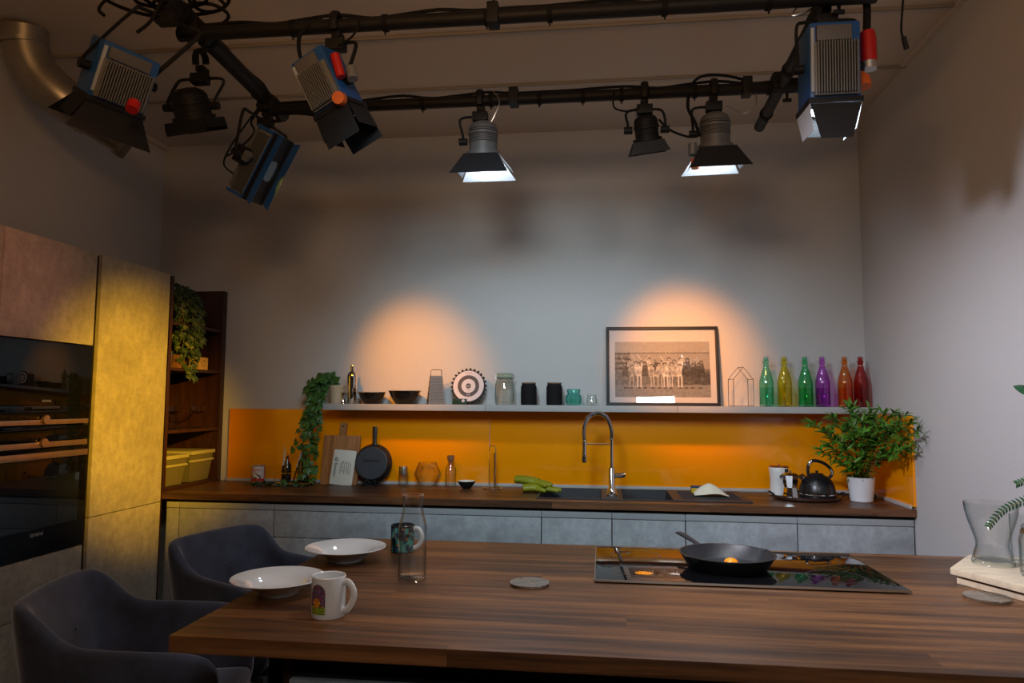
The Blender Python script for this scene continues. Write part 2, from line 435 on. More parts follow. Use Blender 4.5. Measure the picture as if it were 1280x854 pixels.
b = B(); add_box(b, .001, .0016, .05, .50, .12, .34, .0); obj('window_pane', b, K('oven_window', (.010, .013, .018), .02, spec=.8), d)
b = B(); add_lathe(b, [(0, .013), (.019, .013), (.020, .011), (.020, 0)], 20, M=Matrix.Translation((.004, .262, .488)) @ Matrix.Rotation(PI/2, 4, 'Y')); obj('knob', b, M_steel_lit, t)
text('logo_lettering', 'SIEMENS', .020, M_alu, t, (.0008, .262, .093), (PI/2, 0, PI/2))
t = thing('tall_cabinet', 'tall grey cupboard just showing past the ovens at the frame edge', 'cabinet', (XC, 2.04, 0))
carcass(t, 0, .57); b = B(); add_box(b, -.46, -.04, 0, .57, .001, .1); obj('plinth', b, M_dark, t); front('door', .002, .575, .852, 2.122, M_conc_warm, t); front('door', .002, .575, .105, .848, M_conc_warm, t)

# open walnut shelving standing in the corner on the worktop
t = thing('open_bookcase', 'open walnut shelving in the corner between tall cupboard and orange wall', 'bookcase', (XC, 3.768, 0))
b = B(); add_box(b, -.46, .0, .0, -.0+.0005, .001, 2.116); b.clear()
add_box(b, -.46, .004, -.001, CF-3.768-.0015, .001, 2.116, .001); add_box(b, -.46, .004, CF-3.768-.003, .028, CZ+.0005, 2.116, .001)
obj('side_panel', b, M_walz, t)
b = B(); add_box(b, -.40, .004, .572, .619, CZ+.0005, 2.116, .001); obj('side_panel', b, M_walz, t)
b = B(); add_box(b, -.46, -.402, .028, .619, CZ+.0005, 2.116, .001); obj('back_panel', b, M_dark, t)  # coloured near black for the shade inside the shelving
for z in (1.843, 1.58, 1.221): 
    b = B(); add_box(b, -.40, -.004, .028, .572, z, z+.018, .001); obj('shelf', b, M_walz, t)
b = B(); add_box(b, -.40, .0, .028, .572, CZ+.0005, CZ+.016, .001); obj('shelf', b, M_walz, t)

# ------------------------------------------------------------------ island
IX = -.945; IY0 = 1.52; IY1 = 2.66
b = B(); add_box(b, IX, XR-.002, IY0, IY1, .863, CZ, .0025)
tag(obj('island_worktop', b, M_wal), 'thick walnut plank top of the kitchen island in the foreground', 'worktop')
t = thing('island_cabinet', 'low grey drawer block carrying the right part of the island top', 'cabinet', (-.70, 1.585, 0))
XI = XR-.003+.70
b = B(); add_box(b, .0, XI, .03, .88, .08, .80); add_box(b, .02, XI, .06, .86, .80, .862); obj('body', b, M_dark, t)
for i in range(3):
    w = XI/3; x0 = i*w
    for z0, z1 in ((.085, .39), (.394, .792)):
        b = B(); add_box(b, x0+.002, x0+w-.002, .01, .03, z0, z1, .003); obj('drawer', b, M_conc, t)
b = B(); add_box(b, -.0, XI, .88, .90, .085, .80, .002); obj('back_panel', b, M_conc, t)
b = B(); add_box(b, -.022, 0, .03, .90, .001, .862, .001); obj('side_panel', b, M_walz, t)
t = thing('table_support', 'black flat-steel frame leg under the overhanging end of the island top', 'support', (-.80, 1.75, 0))
b = B(); add_box(b, -.02, .02, 0, .012, .001, .862, .001); obj('leg', b, M_blackm, t)
b = B(); add_box(b, -.02, .02, .60, .612, .001, .862, .001); obj('leg', b, M_blackm, t)

# induction hob
t = thing('induction_hob', 'black glass induction hob set into the island top under the frying pan', 'hob', (-.018, 2.118, CZ+.0042), (-math.radians(.45), 0, 0))
b = B(); add_box(b, 0, .851, 0, .49, .0, .006, .0015); obj('glass_plate', b, M_bglass, t)
b = B()
for a in ((-.003, .0, -.003, .493), (.851, .854, -.003, .493)): add_box(b, a[0], a[1], a[2], a[3], .0004, .0065)
for a in ((-.003, .0), (.49, .493)): add_box(b, 0, .851, a[0], a[1], .0004, .0065)
obj('edge_trim', b, M_steel, t, smooth=0)
def ring_line(b, cx, cy, r, z, w=.0012, n=64):
    A = [b.verts.new((cx+(r-w)*math.cos(2*PI*i/n), cy+(r-w)*math.sin(2*PI*i/n), z)) for i in range(n)]
    Q = [b.verts.new((cx+(r+w)*math.cos(2*PI*i/n), cy+(r+w)*math.sin(2*PI*i/n), z)) for i in range(n)]
    for i in range(n): b.faces.new((A[i], A[(i+1) % n], Q[(i+1) % n], Q[i]))
b = B()
for cx, cy, r in ((.13, .14, .08), (.13, .36, .08), (.41, .24, .11), (.70, .14, .08), (.70, .36, .08)): ring_line(b, cx, cy, r, .0064)
obj('zone_markings', b, K('hob_marking', (.05, .05, .05), .3), t)

# ------------------------------------------------------------------ armchairs
def armchair(loc, rz, label):
    t = thing('armchair', label, 'chair', loc, (0, 0, rz), 'velvet armchairs at the end of the island')
    # plan path of the wrap-around shell, chair faces +x
    hw, dp = .285, .54
    half = [(dp, -.275), (.37, -.285), (.22, -.287), (.13, -.278), (.075, -.258), (.035, -.236), (.006, -.200), (-.006, -.10), (-.010, 0)]
    path = [Vector((x, y, 0)) for x, y in half]+[Vector((x, -y, 0)) for x, y in half[:-1][::-1]]
    n = len(path); b = B(); rings = []
    for i, p in enumerate(path):
        tt = (path[min(n-1, i+1)]-path[max(0, i-1)]).normalized(); nn = Vector((-tt.y, tt.x, 0))  # points inward?
        if nn.dot(Vector((dp*.5, 0, 0))-p) < 0: nn = -nn
        s = max(0, min(1, (p.x-.012)/.125)); s = s*s*(3-2*s)
        top = .835*(1-s)+.712*s-.028*max(0, (p.x-.15)/.39)
        lean = (1-s)*.07; out = -nn
        if p.x > .3: lean = .01
        th = .062-.012*s
        bz = .36
        o0 = p; 
        def P(off, z, ln): return p+nn*off+out*ln+Vector((0, 0, z))
        rings.append([P(.012, bz, 0), P(0, bz+.03, 0), P(0, (bz+top)*.5, lean*.35), P(0, top-.03, lean*.92), P(th*.25, top-.004, lean), P(th*.75, top-.004, lean),
                      P(th, top-.03, lean*.92), P(th+.012*(1-s), (bz+top)*.5, lean*.3), P(th, bz+.03, 0), P(th-.01, bz, 0)])
    V = [[b.verts.new(q) for q in R] for R in rings]; m = len(V[0])
    for i in range(n-1):
        for j in range(m): b.faces.new((V[i][j], V[i][(j+1) % m], V[i+1][(j+1) % m], V[i+1][j]))
    for R in (V[0], V[-1]):
        c = sum((v.co for v in R), Vector())/m; cv = b.verts.new(c+(Vector((.012, 0, 0))))
        for j in range(m): b.faces.new((R[j], R[(j+1) % m], cv))
    obj('shell', b, M_velvet, t, mods=(('SUB', 2),), smooth=180)
    b = B(); add_box(b, .05, dp+.005, -hw+.055, hw-.055, .345, .475, .035, seg=3)
    obj('seat_cushion', b, M_velvet, t, smooth=60)
    b = B(); add_box(b, .04, dp-.02, -hw+.03, hw-.03, .335, .362, .01); obj('seat_base', b, M_velvet, t)
    for sx, sy in ((0, -1), (0, 1), (1, -1), (1, 1)):
        b = B(); x0, y0 = (.09+.38*sx), sy*.2
        add_tube(b, [(x0, y0, .345), (x0+(.06 if sx else -.06), y0+sy*.045, .001)], [.017, .009], 12); obj('leg', b, M_blackm, t)
    # back stitching button
    b = B(); add_sphere(b, (.048, 0, .69), .008, s=(.5, 1, 1)); obj('button', b, M_velvet, t)
    return t
armchair((-1.70, 2.14, 0), math.radians(16), 'blue-grey velvet armchair, the nearer one, tucked under the island corner')
armchair((-1.70, 3.08, 0), math.radians(-17), 'blue-grey velvet armchair, the farther one, between island and base cabinets')
# ------------------------------------------------------------------ island tableware
def plate(x, y, r, label):
    t = thing('soup_plate', label, 'plate', (x, y, CZ+.0005), group='white soup plates on the island')
    pr = [(0, .006), (r*.42, .006), (r*.5, .008), (r*.62, .024), (r*.70, .030), (r, .040), (r+.001, .0415), (r, .043), (r*.70, .0335), (r*.6, .026), (r*.48, .011), (0, .009)]
    pr = [(0, .0035), (r*.40, .0035), (r*.41, 0), (r*.45, 0), (r*.46, .004)]+pr[3:]
    b = B(); add_lathe(b, pr, 56); obj('dish', b, M_white, t, smooth=50)
    return t
plate(-.827, 2.30, .129, 'white soup plate on the island nearer the teal mug, farther of two')
plate(-.865, 1.885, .122, 'white soup plate behind the white mug, nearer of two')
def stained(u, v):
    # arched window picture of broken coloured glass
    k = mnoise.noise(Vector((u*9, v*15, 3.1))); q = mnoise.noise(Vector((u*13+7, v*22, 9)))
    if (u-.5)**2/.25+max(0, v-.72)**2/.078 > .93: return (.02, .06, .06)
    if abs(math.sin(u*19+3*k))*abs(math.sin(v*27+3*q)) < .10: return (.008, .01, .012)
    d = math.hypot(u-.42, (v-.38)*1.7)
    if d < .26: return (.75, .33, .02) if q > -.15 else (.60, .10, .02)
    if v < .27: return (.10, .30, .03) if k > 0 else (.45, .42, .03)
    return [(.35, .02, .03), (.04, .10, .30), (.04, .18, .10), (.30, .05, .10), (.10, .20, .35)][int(abs(q*9+k*5)) % 5]
def mug(x, y, rz, label, body, r=.041, h=.096, design=None):
    t = thing('mug', label, 'mug', (x, y, CZ+.0005), (0, 0, rz))
    b = B(); add_lathe(b, [(0, .003), (r-.006, .003), (r-.005, 0), (r-.002, 0), (r, .004), (r, h-.002), (r-.0015, h), (r-.0035, h-.002), (r-.004, .008), (0, .006)], 48)
    obj('cup', b, body, t)
    b = B(); add_tube(b, [(r-.004, 0, h*.84), (r+.014, 0, h*.86), (r+.028, 0, h*.66), (r+.026, 0, h*.42), (r+.012, 0, h*.2), (r-.004, 0, h*.16)], .0055, 10, smooth=6, flat=1.5)
    obj('handle', b, M_white, t)
    return t
t = mug(-.655, 1.709, math.radians(-12), 'white mug with a stained-glass window picture, beside the nearer plate', M_white)
a0, a1 = math.radians(238), math.radians(293)
def PP(u, v):
    a = a0+(a1-a0)*u; rr = .0413
    return (rr*math.cos(a), rr*math.sin(a), .012+.07*v)
o = paint_grid('picture', 44, 60, PP, stained, M_vcg, t)
me = o.data; bmq = bmesh.new(); bmq.from_mesh(me)
dl = [v for v in bmq.verts if (math.hypot(1, 1) and ((v.co.z-.012)/.07 > .70) and (((math.atan2(v.co.y, v.co.x) % (2*PI))-a0)/(a1-a0)-.5)**2/.25+(((v.co.z-.012)/.07)-.70)**2/.09 > 1.02)]
bmesh.ops.delete(bmq, geom=dl, context='VERTS'); bmq.to_mesh(me); bmq.free()
def teal(u, v):
    k = mnoise.noise(Vector((math.cos(u*6.28)*3, math.sin(u*6.28)*3, v*4))); q = mnoise.noise(Vector((math.cos(u*6.28)*5+9, math.sin(u*6.28)*5, v*9)))
    if v > .93: return (.01, .01, .01)
    if k > .25: return (.04, .30, .24)
    if q > .38: return (.5, .22, .02)
    if k > .05: return (.01, .12, .12)
    return (.008, .03, .09) if q > -.1 else (.006, .012, .02)
t = mug(-.678, 2.447, math.radians(-4), 'dark teal patterned mug with a white handle behind the glass carafe', K('dark_glaze', (.01, .02, .03), .25), .040, .092)
paint_grid('pattern', 90, 40, lambda u, v: (.0403*math.cos(2*PI*u), .0403*math.sin(2*PI*u), .004+.086*v), teal, M_vcg, t)
# carafe
t = thing('glass_carafe', 'empty clear glass carafe standing on the island beside the mugs', 'carafe', (-.546, 2.077, CZ+.0005))
b = B(); R = .041
add_lathe(b, [(0, .004), (R-.006, .004), (R-.002, .0), (R, .006), (R, .150), (R-.004, .168), (.030, .196), (.0285, .204), (.0300, .240), (.0305, .242), (.0290, .242), (.0270, .206), (.0285, .194), (R-.006, .166), (R-.0025, .150), (R-.0025, .012), (0, .010)], 48)
obj('bottle_body', b, M_glass, t)
b = B(); ring_line(b, 0, 0, .0298, .2425, .0012); obj('rim', b, K('frost_rim', (.65, .6, .5), .2, .5), t)
# trivets
def trivet(x, y, rz, label):
    t = thing('trivet', label, 'trivet', (x, y, CZ+.0005), (0, 0, rz), group='round steel trivets on the island'); r = .056
    for k in range(4):
        b = B(); a0 = k*PI/2+.06; a1 = (k+1)*PI/2-.06
        pts = [(.004*math.cos((a0+a1)/2), .004*math.sin((a0+a1)/2))]+[(r*math.cos(a0+(a1-a0)*i/12), r*math.sin(a0+(a1-a0)*i/12)) for i in range(13)]
        add_prism(b, pts, .006, .008); obj('segment', b, M_steel, t, smooth=0)
    b = B(); add_lathe(b, [(0, .0), (r-.006, .0), (r-.003, .0055), (0, .0055)], 40); obj('base_disc', b, K('glint_steel', (.8, .8, .76), .4, .4), t)  # base coloured pale so the gaps look like they reflect light
trivet(-.202, 2.068, .6, 'round steel trivet lying in the middle of the island top')
trivet(1.018, 2.098, .1, 'round steel trivet in front of the hexagonal board at the right')

# frying pan with egg
t = thing('frying_pan', 'black cast-iron frying pan on the hob with a fried egg in it', 'pan', (.385, 2.325, CZ+.0098), (0, 0, math.radians(118)))
b = B(); R = .142; h = .046
add_lathe(b, [(0, 0), (.112, 0), (.118, .003), (R, h-.004), (R+.003, h-.002), (R+.003, h), (R-.002, h), (R-.004, h-.004), (.114, .009), (.108, .005), (0, .005)], 64)
for v in b.verts:   # pouring lips
    a = math.atan2(v.co.y, v.co.x); rr = math.hypot(v.co.x, v.co.y)
    if v.co.z > h-.006:
        for a0 in (PI/2, -PI/2):
            d = abs((a-a0+PI) % (2*PI)-PI)
            if d < .16: s = 1+.05*(1-d/.16); v.co.x *= s; v.co.y *= s
obj('pan_body', b, M_pan, t)
b = B(); add_tube(b, [(R-.002, 0, h-.008), (R+.03, 0, h+.002), (R+.10, 0, h+.014), (R+.125, 0, h+.014)], [.012, .010, .013, .009], 12, smooth=4, flat=.5); obj('handle', b, M_pan, t)
eg = thing('fried_egg', 'fried egg with an orange yolk inside the cast-iron frying pan', 'egg', (.410, 2.31, CZ+.0155))
b = B(); add_lathe(b, [(0, .003), (.03, .003), (.046, .0015), (.05, 0)], 30)
for v in b.verts:
    a = math.atan2(v.co.y, v.co.x); s = 1+.16*math.sin(3*a+1)+.1*math.sin(5*a); v.co.x *= s; v.co.y *= s
obj('egg_white', b, K('egg_white', (.8, .78, .7), .3), eg)
b = B(); add_sphere(b, (-.014, .01, .012), .022, s=(1, 1, .62)); obj('yolk', b, K('egg_yolk', (.85, .28, .01), .2), eg)

# hexagonal boards, hourglass vase, jars, sprigs at the right
M_ash = K('pale_marble_wood', (.62, .51, .36), .4, var=.16, vscale=14, stretch=(1, 3, 1))
def hexa(L, r=0): return [(L*math.cos(PI/3*k+r), L*math.sin(PI/3*k+r)) for k in range(6)]
hx0, hy0 = 1.258, 2.245
b = B(); add_prism(b, hexa(.248, math.radians(176)), 0, .016, bev=.002)
tag(obj('hexagonal_board', b, M_ash, loc=(hx0+.008, hy0, CZ+.0005), smooth=30), 'pale hexagonal board lying directly on the island, lower of two', 'board', 'pale hexagonal boards at the right end')
b = B(); add_prism(b, hexa(.25, math.radians(174)), 0, .018, bev=.002)
tag(obj('hexagonal_board', b, M_ash, loc=(hx0-.002, hy0+.004, CZ+.024), smooth=30), 'pale hexagonal board carrying the hourglass vase, upper of two', 'board', 'pale hexagonal boards at the right end')
b = B()
for k in range(3): add_lathe(b, [(.012, 0), (.012, .0065)], 12, (hx0+.15*math.cos(k*2.1+.3), hy0+.15*math.sin(k*2.1+.3), CZ+.017), cap0=True, cap1=True)
o = obj('board_pad', b, M_blackm); tag(o, 'small dark felt pads between the two hexagonal boards', 'pads')
BZ = CZ+.0425
M_gg = glass('greenish_glass', (.99, .996, .995), (.18, .30, .30))
t = thing('hourglass_vase', 'clear waisted glass vase on the pale hexagonal board', 'vase', (1.160, 2.345, BZ))
prof = [(0, .012), (.042, .012), (.052, .004), (.055, .0), (.056, .008), (.050, .030), (.043, .052), (.044, .068), (.052, .095), (.062, .125), (.069, .155), (.0715, .180), (.0700, .180), (.0675, .155), (.0605, .125), (.0505, .096), (.042, .068), (.041, .052), (.047, .030), (.050, .015), (0, .014)]
b = B(); add_lathe(b, prof, 56); obj('vase_body', b, M_gg, t)
b = B(); ring_line(b, 0, 0, .0708, .1805, .001); obj('rim', b, K('vase_rim', (.35, .22, .12), .2), t)
t = thing('swing_top_jar', 'clear preserving jar with a brass ring beside the hourglass vase', 'jar', (1.200, 2.19, BZ))
b = B(); add_lathe(b, [(0, .003), (.040, .0), (.044, .01), (.044, .10), (.040, .115), (.036, .12), (.036, .13), (.034, .13), (.034, .12), (.041, .10), (.041, .01), (0, .008)], 40); obj('jar_body', b, M_gg, t)
b = B(); add_lathe(b, [(.037, .117), (.0395, .119), (.0395, .125), (.037, .127)], 40); obj('ring', b, K('brass', (.7, .42, .15), .25, 1.), t)
b = B(); add_lathe(b, [(0, .145), (.03, .143), (.038, .135), (.036, .1305), (0, .1305)], 40); obj('lid', b, M_gg, t)
t = thing('tall_glass', 'narrow tall glass tumbler between the vase and the preserving jar', 'glass', (1.232, 2.335, BZ))
b = B(); add_lathe(b, [(0, .006), (.018, .004), (.022, 0), (.024, .01), (.026, .15), (.0245, .15), (.0215, .014), (0, .012)], 32); obj('tumbler_body', b, M_gg, t)

# ------------------------------------------------------------------ leaves
def ivy_leaf(b, M, s):
    o = [(0, -.05), (.22, -.18), (.42, -.10), (.62, .02), (.45, .18), (.60, .42), (.35, .48), (.18, .60), (0, 1.05)]
    pts = o+[(-x, y) for x, y in o[1:-1][::-1]]
    cv = b.verts.new(M @ Vector((0, .25*s, .05*s)))
    V = [b.verts.new(M @ Vector((x*s, y*s, -.16*s*abs(x)-.10*s*max(0, y-.4)))) for x, y in pts]
    for i in range(len(V)): b.faces.new((cv, V[i], V[(i+1) % len(V)]))
def lance_leaf(b, M, L, w):
    n = 5; A = []
    for i in range(n+1):
        t = i/n; ww = w*math.sin(PI*min(.98, t*.9+.08))**.8*(1-.25*t); z = -L*.28*t*t
        if i == n: A.append([b.verts.new(M @ Vector((0, L, z)))])
        else: A.append([b.verts.new(M @ Vector((-ww, L*t, z+ww*.25))), b.verts.new(M @ Vector((0, L*t, z))), b.verts.new(M @ Vector((ww, L*t, z+ww*.25)))])
    for P, Q in zip(A, A[1:]):
        if len(Q) == 1: b.faces.new((P[0], P[1], Q[0])); b.faces.new((P[1], P[2], Q[0]))
        else:
            b.faces.new((P[0], P[1], Q[1], Q[0])); b.faces.new((P[1], P[2], Q[2], Q[1]))
def frame_m(p, ydir, up):
    y = Vector(ydir).normalized(); z = Vector(up); z = (z-y*z.dot(y))
    if z.length < 1e-4: z = y.orthogonal()
    z.normalize(); x = y.cross(z)
    m = Matrix.Identity(4)
    for i in range(3): m[i][0] = x[i]; m[i][1] = y[i]; m[i][2] = z[i]; m[i][3] = p[i]
    return m
def ivy(t, strands, face, s=.04, step=.022, m=M_leaf, spread=.03, rng=rnd, clear=lambda p: True):
    bl, bs = B(), B()
    for st in strands:
        pts = catmull(st, 10); add_tube(bs, pts[::3]+[pts[-1]], .0018, 5)
        acc = 0
        for A, Q in zip(pts, pts[1:]):
            acc += (Q-A).length
            while acc > step:
                acc -= step
                side = Vector((rng.uniform(-1, 1), rng.uniform(-1, 1), rng.uniform(-.6, .5)))
                f = Vector(face)
                off = side.normalized()*rng.uniform(.3, 1)*spread+f*rng.uniform(0, spread*.6)
                p = A+off
                if not clear(p): continue
                yd = side*.8+Vector((0, 0, -.7)); up = f+Vector((rng.uniform(-.5, .5), rng.uniform(-.5, .5), rng.uniform(0, .6)))
                ivy_leaf(bl, frame_m(p, yd, up), s*rng.uniform(.6, 1.15))
    obj('stems', bs, M_stem, t); obj('foliage', bl, m, t, smooth=0)
R1 = random.Random(3)
t = thing('potted_ivy', 'dark trailing ivy spilling from the top of the walnut shelving', 'plant', (-2.52, 4.0, 1.8615))
b = B(); add_lathe(b, [(0, 0), (.05, 0), (.062, .10), (.066, .10), (.066, .112), (.06, .112), (.055, .09), (0, .09)], 28); obj('pot', b, K('terracotta_dark', (.10, .05, .03), .8), t)
S = []
for k in range(13):
    dy = R1.uniform(-.15, .10); dx = R1.uniform(.03, .12)
    S.append([(0, 0, .10), (dx*.4, dy*.6, .18+R1.uniform(-.02, .06)), (dx, dy, .12), (dx+.02, dy+R1.uniform(-.03, .03), -.05), (dx+.01, dy*.8-.02, -.10-.22*max(0, 1-abs(dy+.05)/.09))])
S.append([(0, 0, .1), (.10, 0, .14), (.125, -.02, 0), (.13, -.01, -.2), (.12, .01, -.34)])
ivy(t, S, (1, -.5, .2), .040, .024, M_leafd, .022, R1, lambda p: -.19 < p.y < .3)
t = thing('potted_ivy', 'green ivy in a cream pot trailing off the left end of the wall shelf', 'plant', (-1.617, 4.27, SZ+.0008))
b = B(); add_lathe(b, [(0, 0), (.040, 0), (.050, .10), (.053, .10), (.053, .112), (.048, .112), (.045, .09), (0, .09)], 30); obj('pot', b, K('cream_pot', (.52, .42, .28), .6), t)
S = []
for k in range(9):
    a = R1.uniform(-.9, .5); x = -.10+R1.uniform(-.05, .03); y = -.06+R1.uniform(-.05, .03)
    S.append([(-.01, 0, .1), (-.04+R1.uniform(-.03, .03), -.02, .17+R1.uniform(-.02, .03)), (x, y, .11), (x+.01, y-.03, .0), (x+R1.uniform(-.04, .02), y-.03, -.10+R1.uniform(-.07, .05))])
S += [[(-.04, 0, .15), (-.11, -.08, .08), (-.13, -.10, -.05), (-.16, -.09, -.16), (-.19, -.08, -.22), (-.25, -.06, -.28)],
      [(-.04, 0, .12), (-.09, -.10, .02), (-.10, -.11, -.14), (-.11, -.10, -.28), (-.12, -.10, -.40), (-.10, -.10, -.47)],
      [(-.04, 0, .12), (-.08, -.10, .02), (-.13, -.11, -.12), (-.13, -.11, -.26), (-.14, -.12, -.38), (-.17, -.12, -.47), (-.26, -.10, -.482)],
      [(-.04, 0, .14), (-.07, -.09, .06), (-.06, -.11, -.06), (-.08, -.11, -.18), (-.09, -.11, -.3), (-.10, -.11, -.42)]]
ivy(t, S, (0, -1, .2), .044, .027, M_leaf, .030, R1, lambda p: (p.z < -.06 or p.z > .0 or p.y < -.10 or p.x < -.06) and p.z > -.482 and not(-.046<p.z<.004 and p.x>-.055 and p.y>-.092))
t = thing('ivy_garland', 'loose ivy strand lying on the worktop in front of the red tin', 'plant', (-1.96, 4.13, CZ+.012))
ivy(t, [[(-.16, .02, 0), (-.06, -.01, .004), (.05, .0, .004), (.16, -.01, .002), (.22, .02, .0)], [(-.1, .03, 0), (0, .02, .003), (.1, .03, 0)]], (0, -.3, 1), .032, .02, M_leafd, .014, R1, lambda p: p.z > -.006)

# bamboo palm in a white pot
t = thing('potted_bamboo', 'bushy bamboo plant in a white ribbed pot at the worktop corner', 'plant', (1.362, 4.03, CZ+.0005))
b = B(); pr = [(0, 0), (.052, 0)]
for i in range(13): z = .004+i*.0095; r = .0545+.014*z/.125; pr += [(r, z), (r+.0012, z+.0045)]
pr += [(.070, .128), (.066, .128), (.062, .112), (0, .112)]
add_lathe(b, pr, 48); obj('pot', b, K('white_pot', (.70, .71, .74), .55), t, smooth=60)
b = B(); add_lathe(b, [(0, .116), (.0625, .114)], 24); obj('soil', b, K('soil', (.03, .02, .012), .9), t)
bs, bl = B(), B(); R2 = random.Random(11)
tips = [(-.25, -.06, .41), (-.21, -.10, .375), (-.15, -.05, .44), (-.08, -.08, .49), (-.04, -.02, .50), (.02, -.10, .48), (-.10, -.12, .40), (.05, -.05, .44), (.08, -.12, .46),
        (-.17, -.05, .30), (-.22, -.08, .27), (-.12, -.14, .29), (-.03, -.16, .36), (.04, -.18, .38), (.10, -.20, .47), (.115, -.30, .46), (.11, -.36, .42), (.12, -.42, .39), (.115, -.30, .34), (.09, -.25, .30),
        (.10, -.36, .31), (-.08, -.14, .21), (-.11, -.08, .20), (.06, -.14, .27), (0, -.12, .30), (.08, -.08, .24), (-.02, -.1, .24), (.10, -.15, .38), (-.06, -.02, .38), (.0, .06, .42), (.08, .04, .40), (-.12, .06, .36), (.12,-.22,.42),(.09,-.28,.42),(-.03,-.13,.42),(-.08,-.12,.34),(.02,-.14,.33)]
for (x, y, z) in tips:
    st = [(x*.08+R2.uniform(-.02, .02), y*.08+R2.uniform(-.02, .02), .11), (x*.35, y*.35, z*.5+.06), (x*.75, y*.75, z*.88), (x, y, z)]
    pts = catmull(st, 8); add_tube(bs, pts[::2]+[pts[-1]], .0017, 5)
    n = len(pts)
    for i in range(int(n*.45), n):
        for rep in range(2 if i < n-1 else 5):
            p = pts[i]; d = Vector((R2.uniform(-1, 1), R2.uniform(-1, 1), R2.uniform(-.55, .55)))+(pts[i]-pts[i-1]).normalized()*.7
            L = R2.uniform(.04, .072); tip = p+d.normalized()*L
            if tip.x > .147 or p.x > .147 or tip.y > .34: continue
            lance_leaf(bl, frame_m(p, d, (R2.uniform(-.4, .4), -.5, 1)), L, R2.uniform(.0055, .0085))
for k in range(26):
    a = R2.uniform(0, 2*PI); p = Vector((.02*math.cos(a), .02*math.sin(a), R2.uniform(.12, .2))); d = Vector((math.cos(a), math.sin(a), R2.uniform(-.35, .3)))
    lance_leaf(bl, frame_m(p, d, (0, -.3, 1)), R2.uniform(.06, .09), .008)
obj('stems', bs, M_stem, t); obj('foliage', bl, M_leafb, t, smooth=0)

# fern sprigs / leaf reaching in at the right
t = thing('greenery_bottle', 'small glass bottle with fern sprigs and big leaves at the right edge', 'plant', (1.345, 2.24, BZ))
b = B(); add_lathe(b, [(0, .004), (.03, .0), (.034, .01), (.034, .12), (.016, .16), (.016, .20), (.014, .20), (.014, .16), (.031, .12), (.031, .01), (0, .008)], 32); obj('bottle_body', b, M_gg, t)
bs, bl = B(), B()
def frond(st, w=.018, L0=.021):
    pts = catmull(st, 14); add_tube(bs, pts[::2]+[pts[-1]], .0013, 5)
    for i in range(5, len(pts)-1, 2):
        tt = (pts[i+1]-pts[i-1]).normalized()
        for sgn in (-1, 1):
            sd = tt.cross(Vector((0, -1, .15))).normalized()*sgn
            lance_leaf(bl, frame_m(pts[i], sd+tt*.5, (0, -1, .2)), L0*(1-.4*i/len(pts)), .0036)
frond([(0, 0, .19), (-.05, .0, .215), (-.13, .0, .205), (-.20, .0, .175), (-.245, .0, .125)])
frond([(0, 0, .19), (-.03, .02, .255), (-.10, .02, .262), (-.155, .02, .245)])
frond([(0, 0, .19), (.02, -.02, .30), (.05, -.06, .36)])
add_tube(bs, [(0, 0, .19), (-.01, 0, .35), (-.03, .02, .48)], .002, 6)
for (p, d, L, w) in (((-.06, .02, .475), (-.55, -.1, .9), .09, .024), ((-.10, .02, .505), (-.6, 0, .35), .05, .016), ((-.03, .02, .48), (.3, -.2, 1), .10, .026), ((-.03, .02, .47), (.9, -.2, .5), .10, .026), ((-.055, .02, .475), (-.75, -.2, .15), .055, .016), ((-.02, .02, .46), (.2, -.8, .2), .09, .024)):
    lance_leaf(bl, frame_m(p, d, (-.3, -1, .3)), L, w)
obj('stems', bs, M_stem, t); obj('foliage', bl, K('deep_leaf', (.02, .085, .035), .4, var=.5, vscale=20), t, smooth=0)
# ------------------------------------------------------------------ on the worktop
# red tin
t = thing('tin_can', 'red and white tin can beside the ivy strand on the worktop', 'can', (-2.138, 4.33, CZ+.0005), (0, 0, 0))
b = B(); add_lathe(b, [(0, .001), (.040, 0), (.0415, .002), (.0405, .004), (.0405, .100), (.0415, .102), (.040, .104), (.038, .101), (0, .101)], 40); obj('tin_body', b, M_alu, t)
def tin(u, v):
    if v < .2 or u < .03 or u > .95: return (.52, .015, .01)
    d = math.hypot((u-.5)*1.1, v-.28)
    if d < .30 and v < .62:
        return (.70, .62, .50) if mnoise.noise(Vector((u*7, v*7, 2))) > -.12 and abs(u-.5) < .2 else (.05, .025, .015)
    return (.66, .60, .56)
paint_grid('label_print', 60, 50, lambda u, v: (.0409*math.cos(PI*(1.0+.98*u)), .0409*math.sin(PI*(1.0+.98*u)), .006+.092*v), tin, M_vc, t)
for i, ch in enumerate('kiplo'):
    a = math.radians(-90+(i-2)*17); text('lettering', ch, .030, M_red, t, (.0413*math.cos(a), .0413*math.sin(a), .079), (PI/2, 0, a+PI/2), .0002)
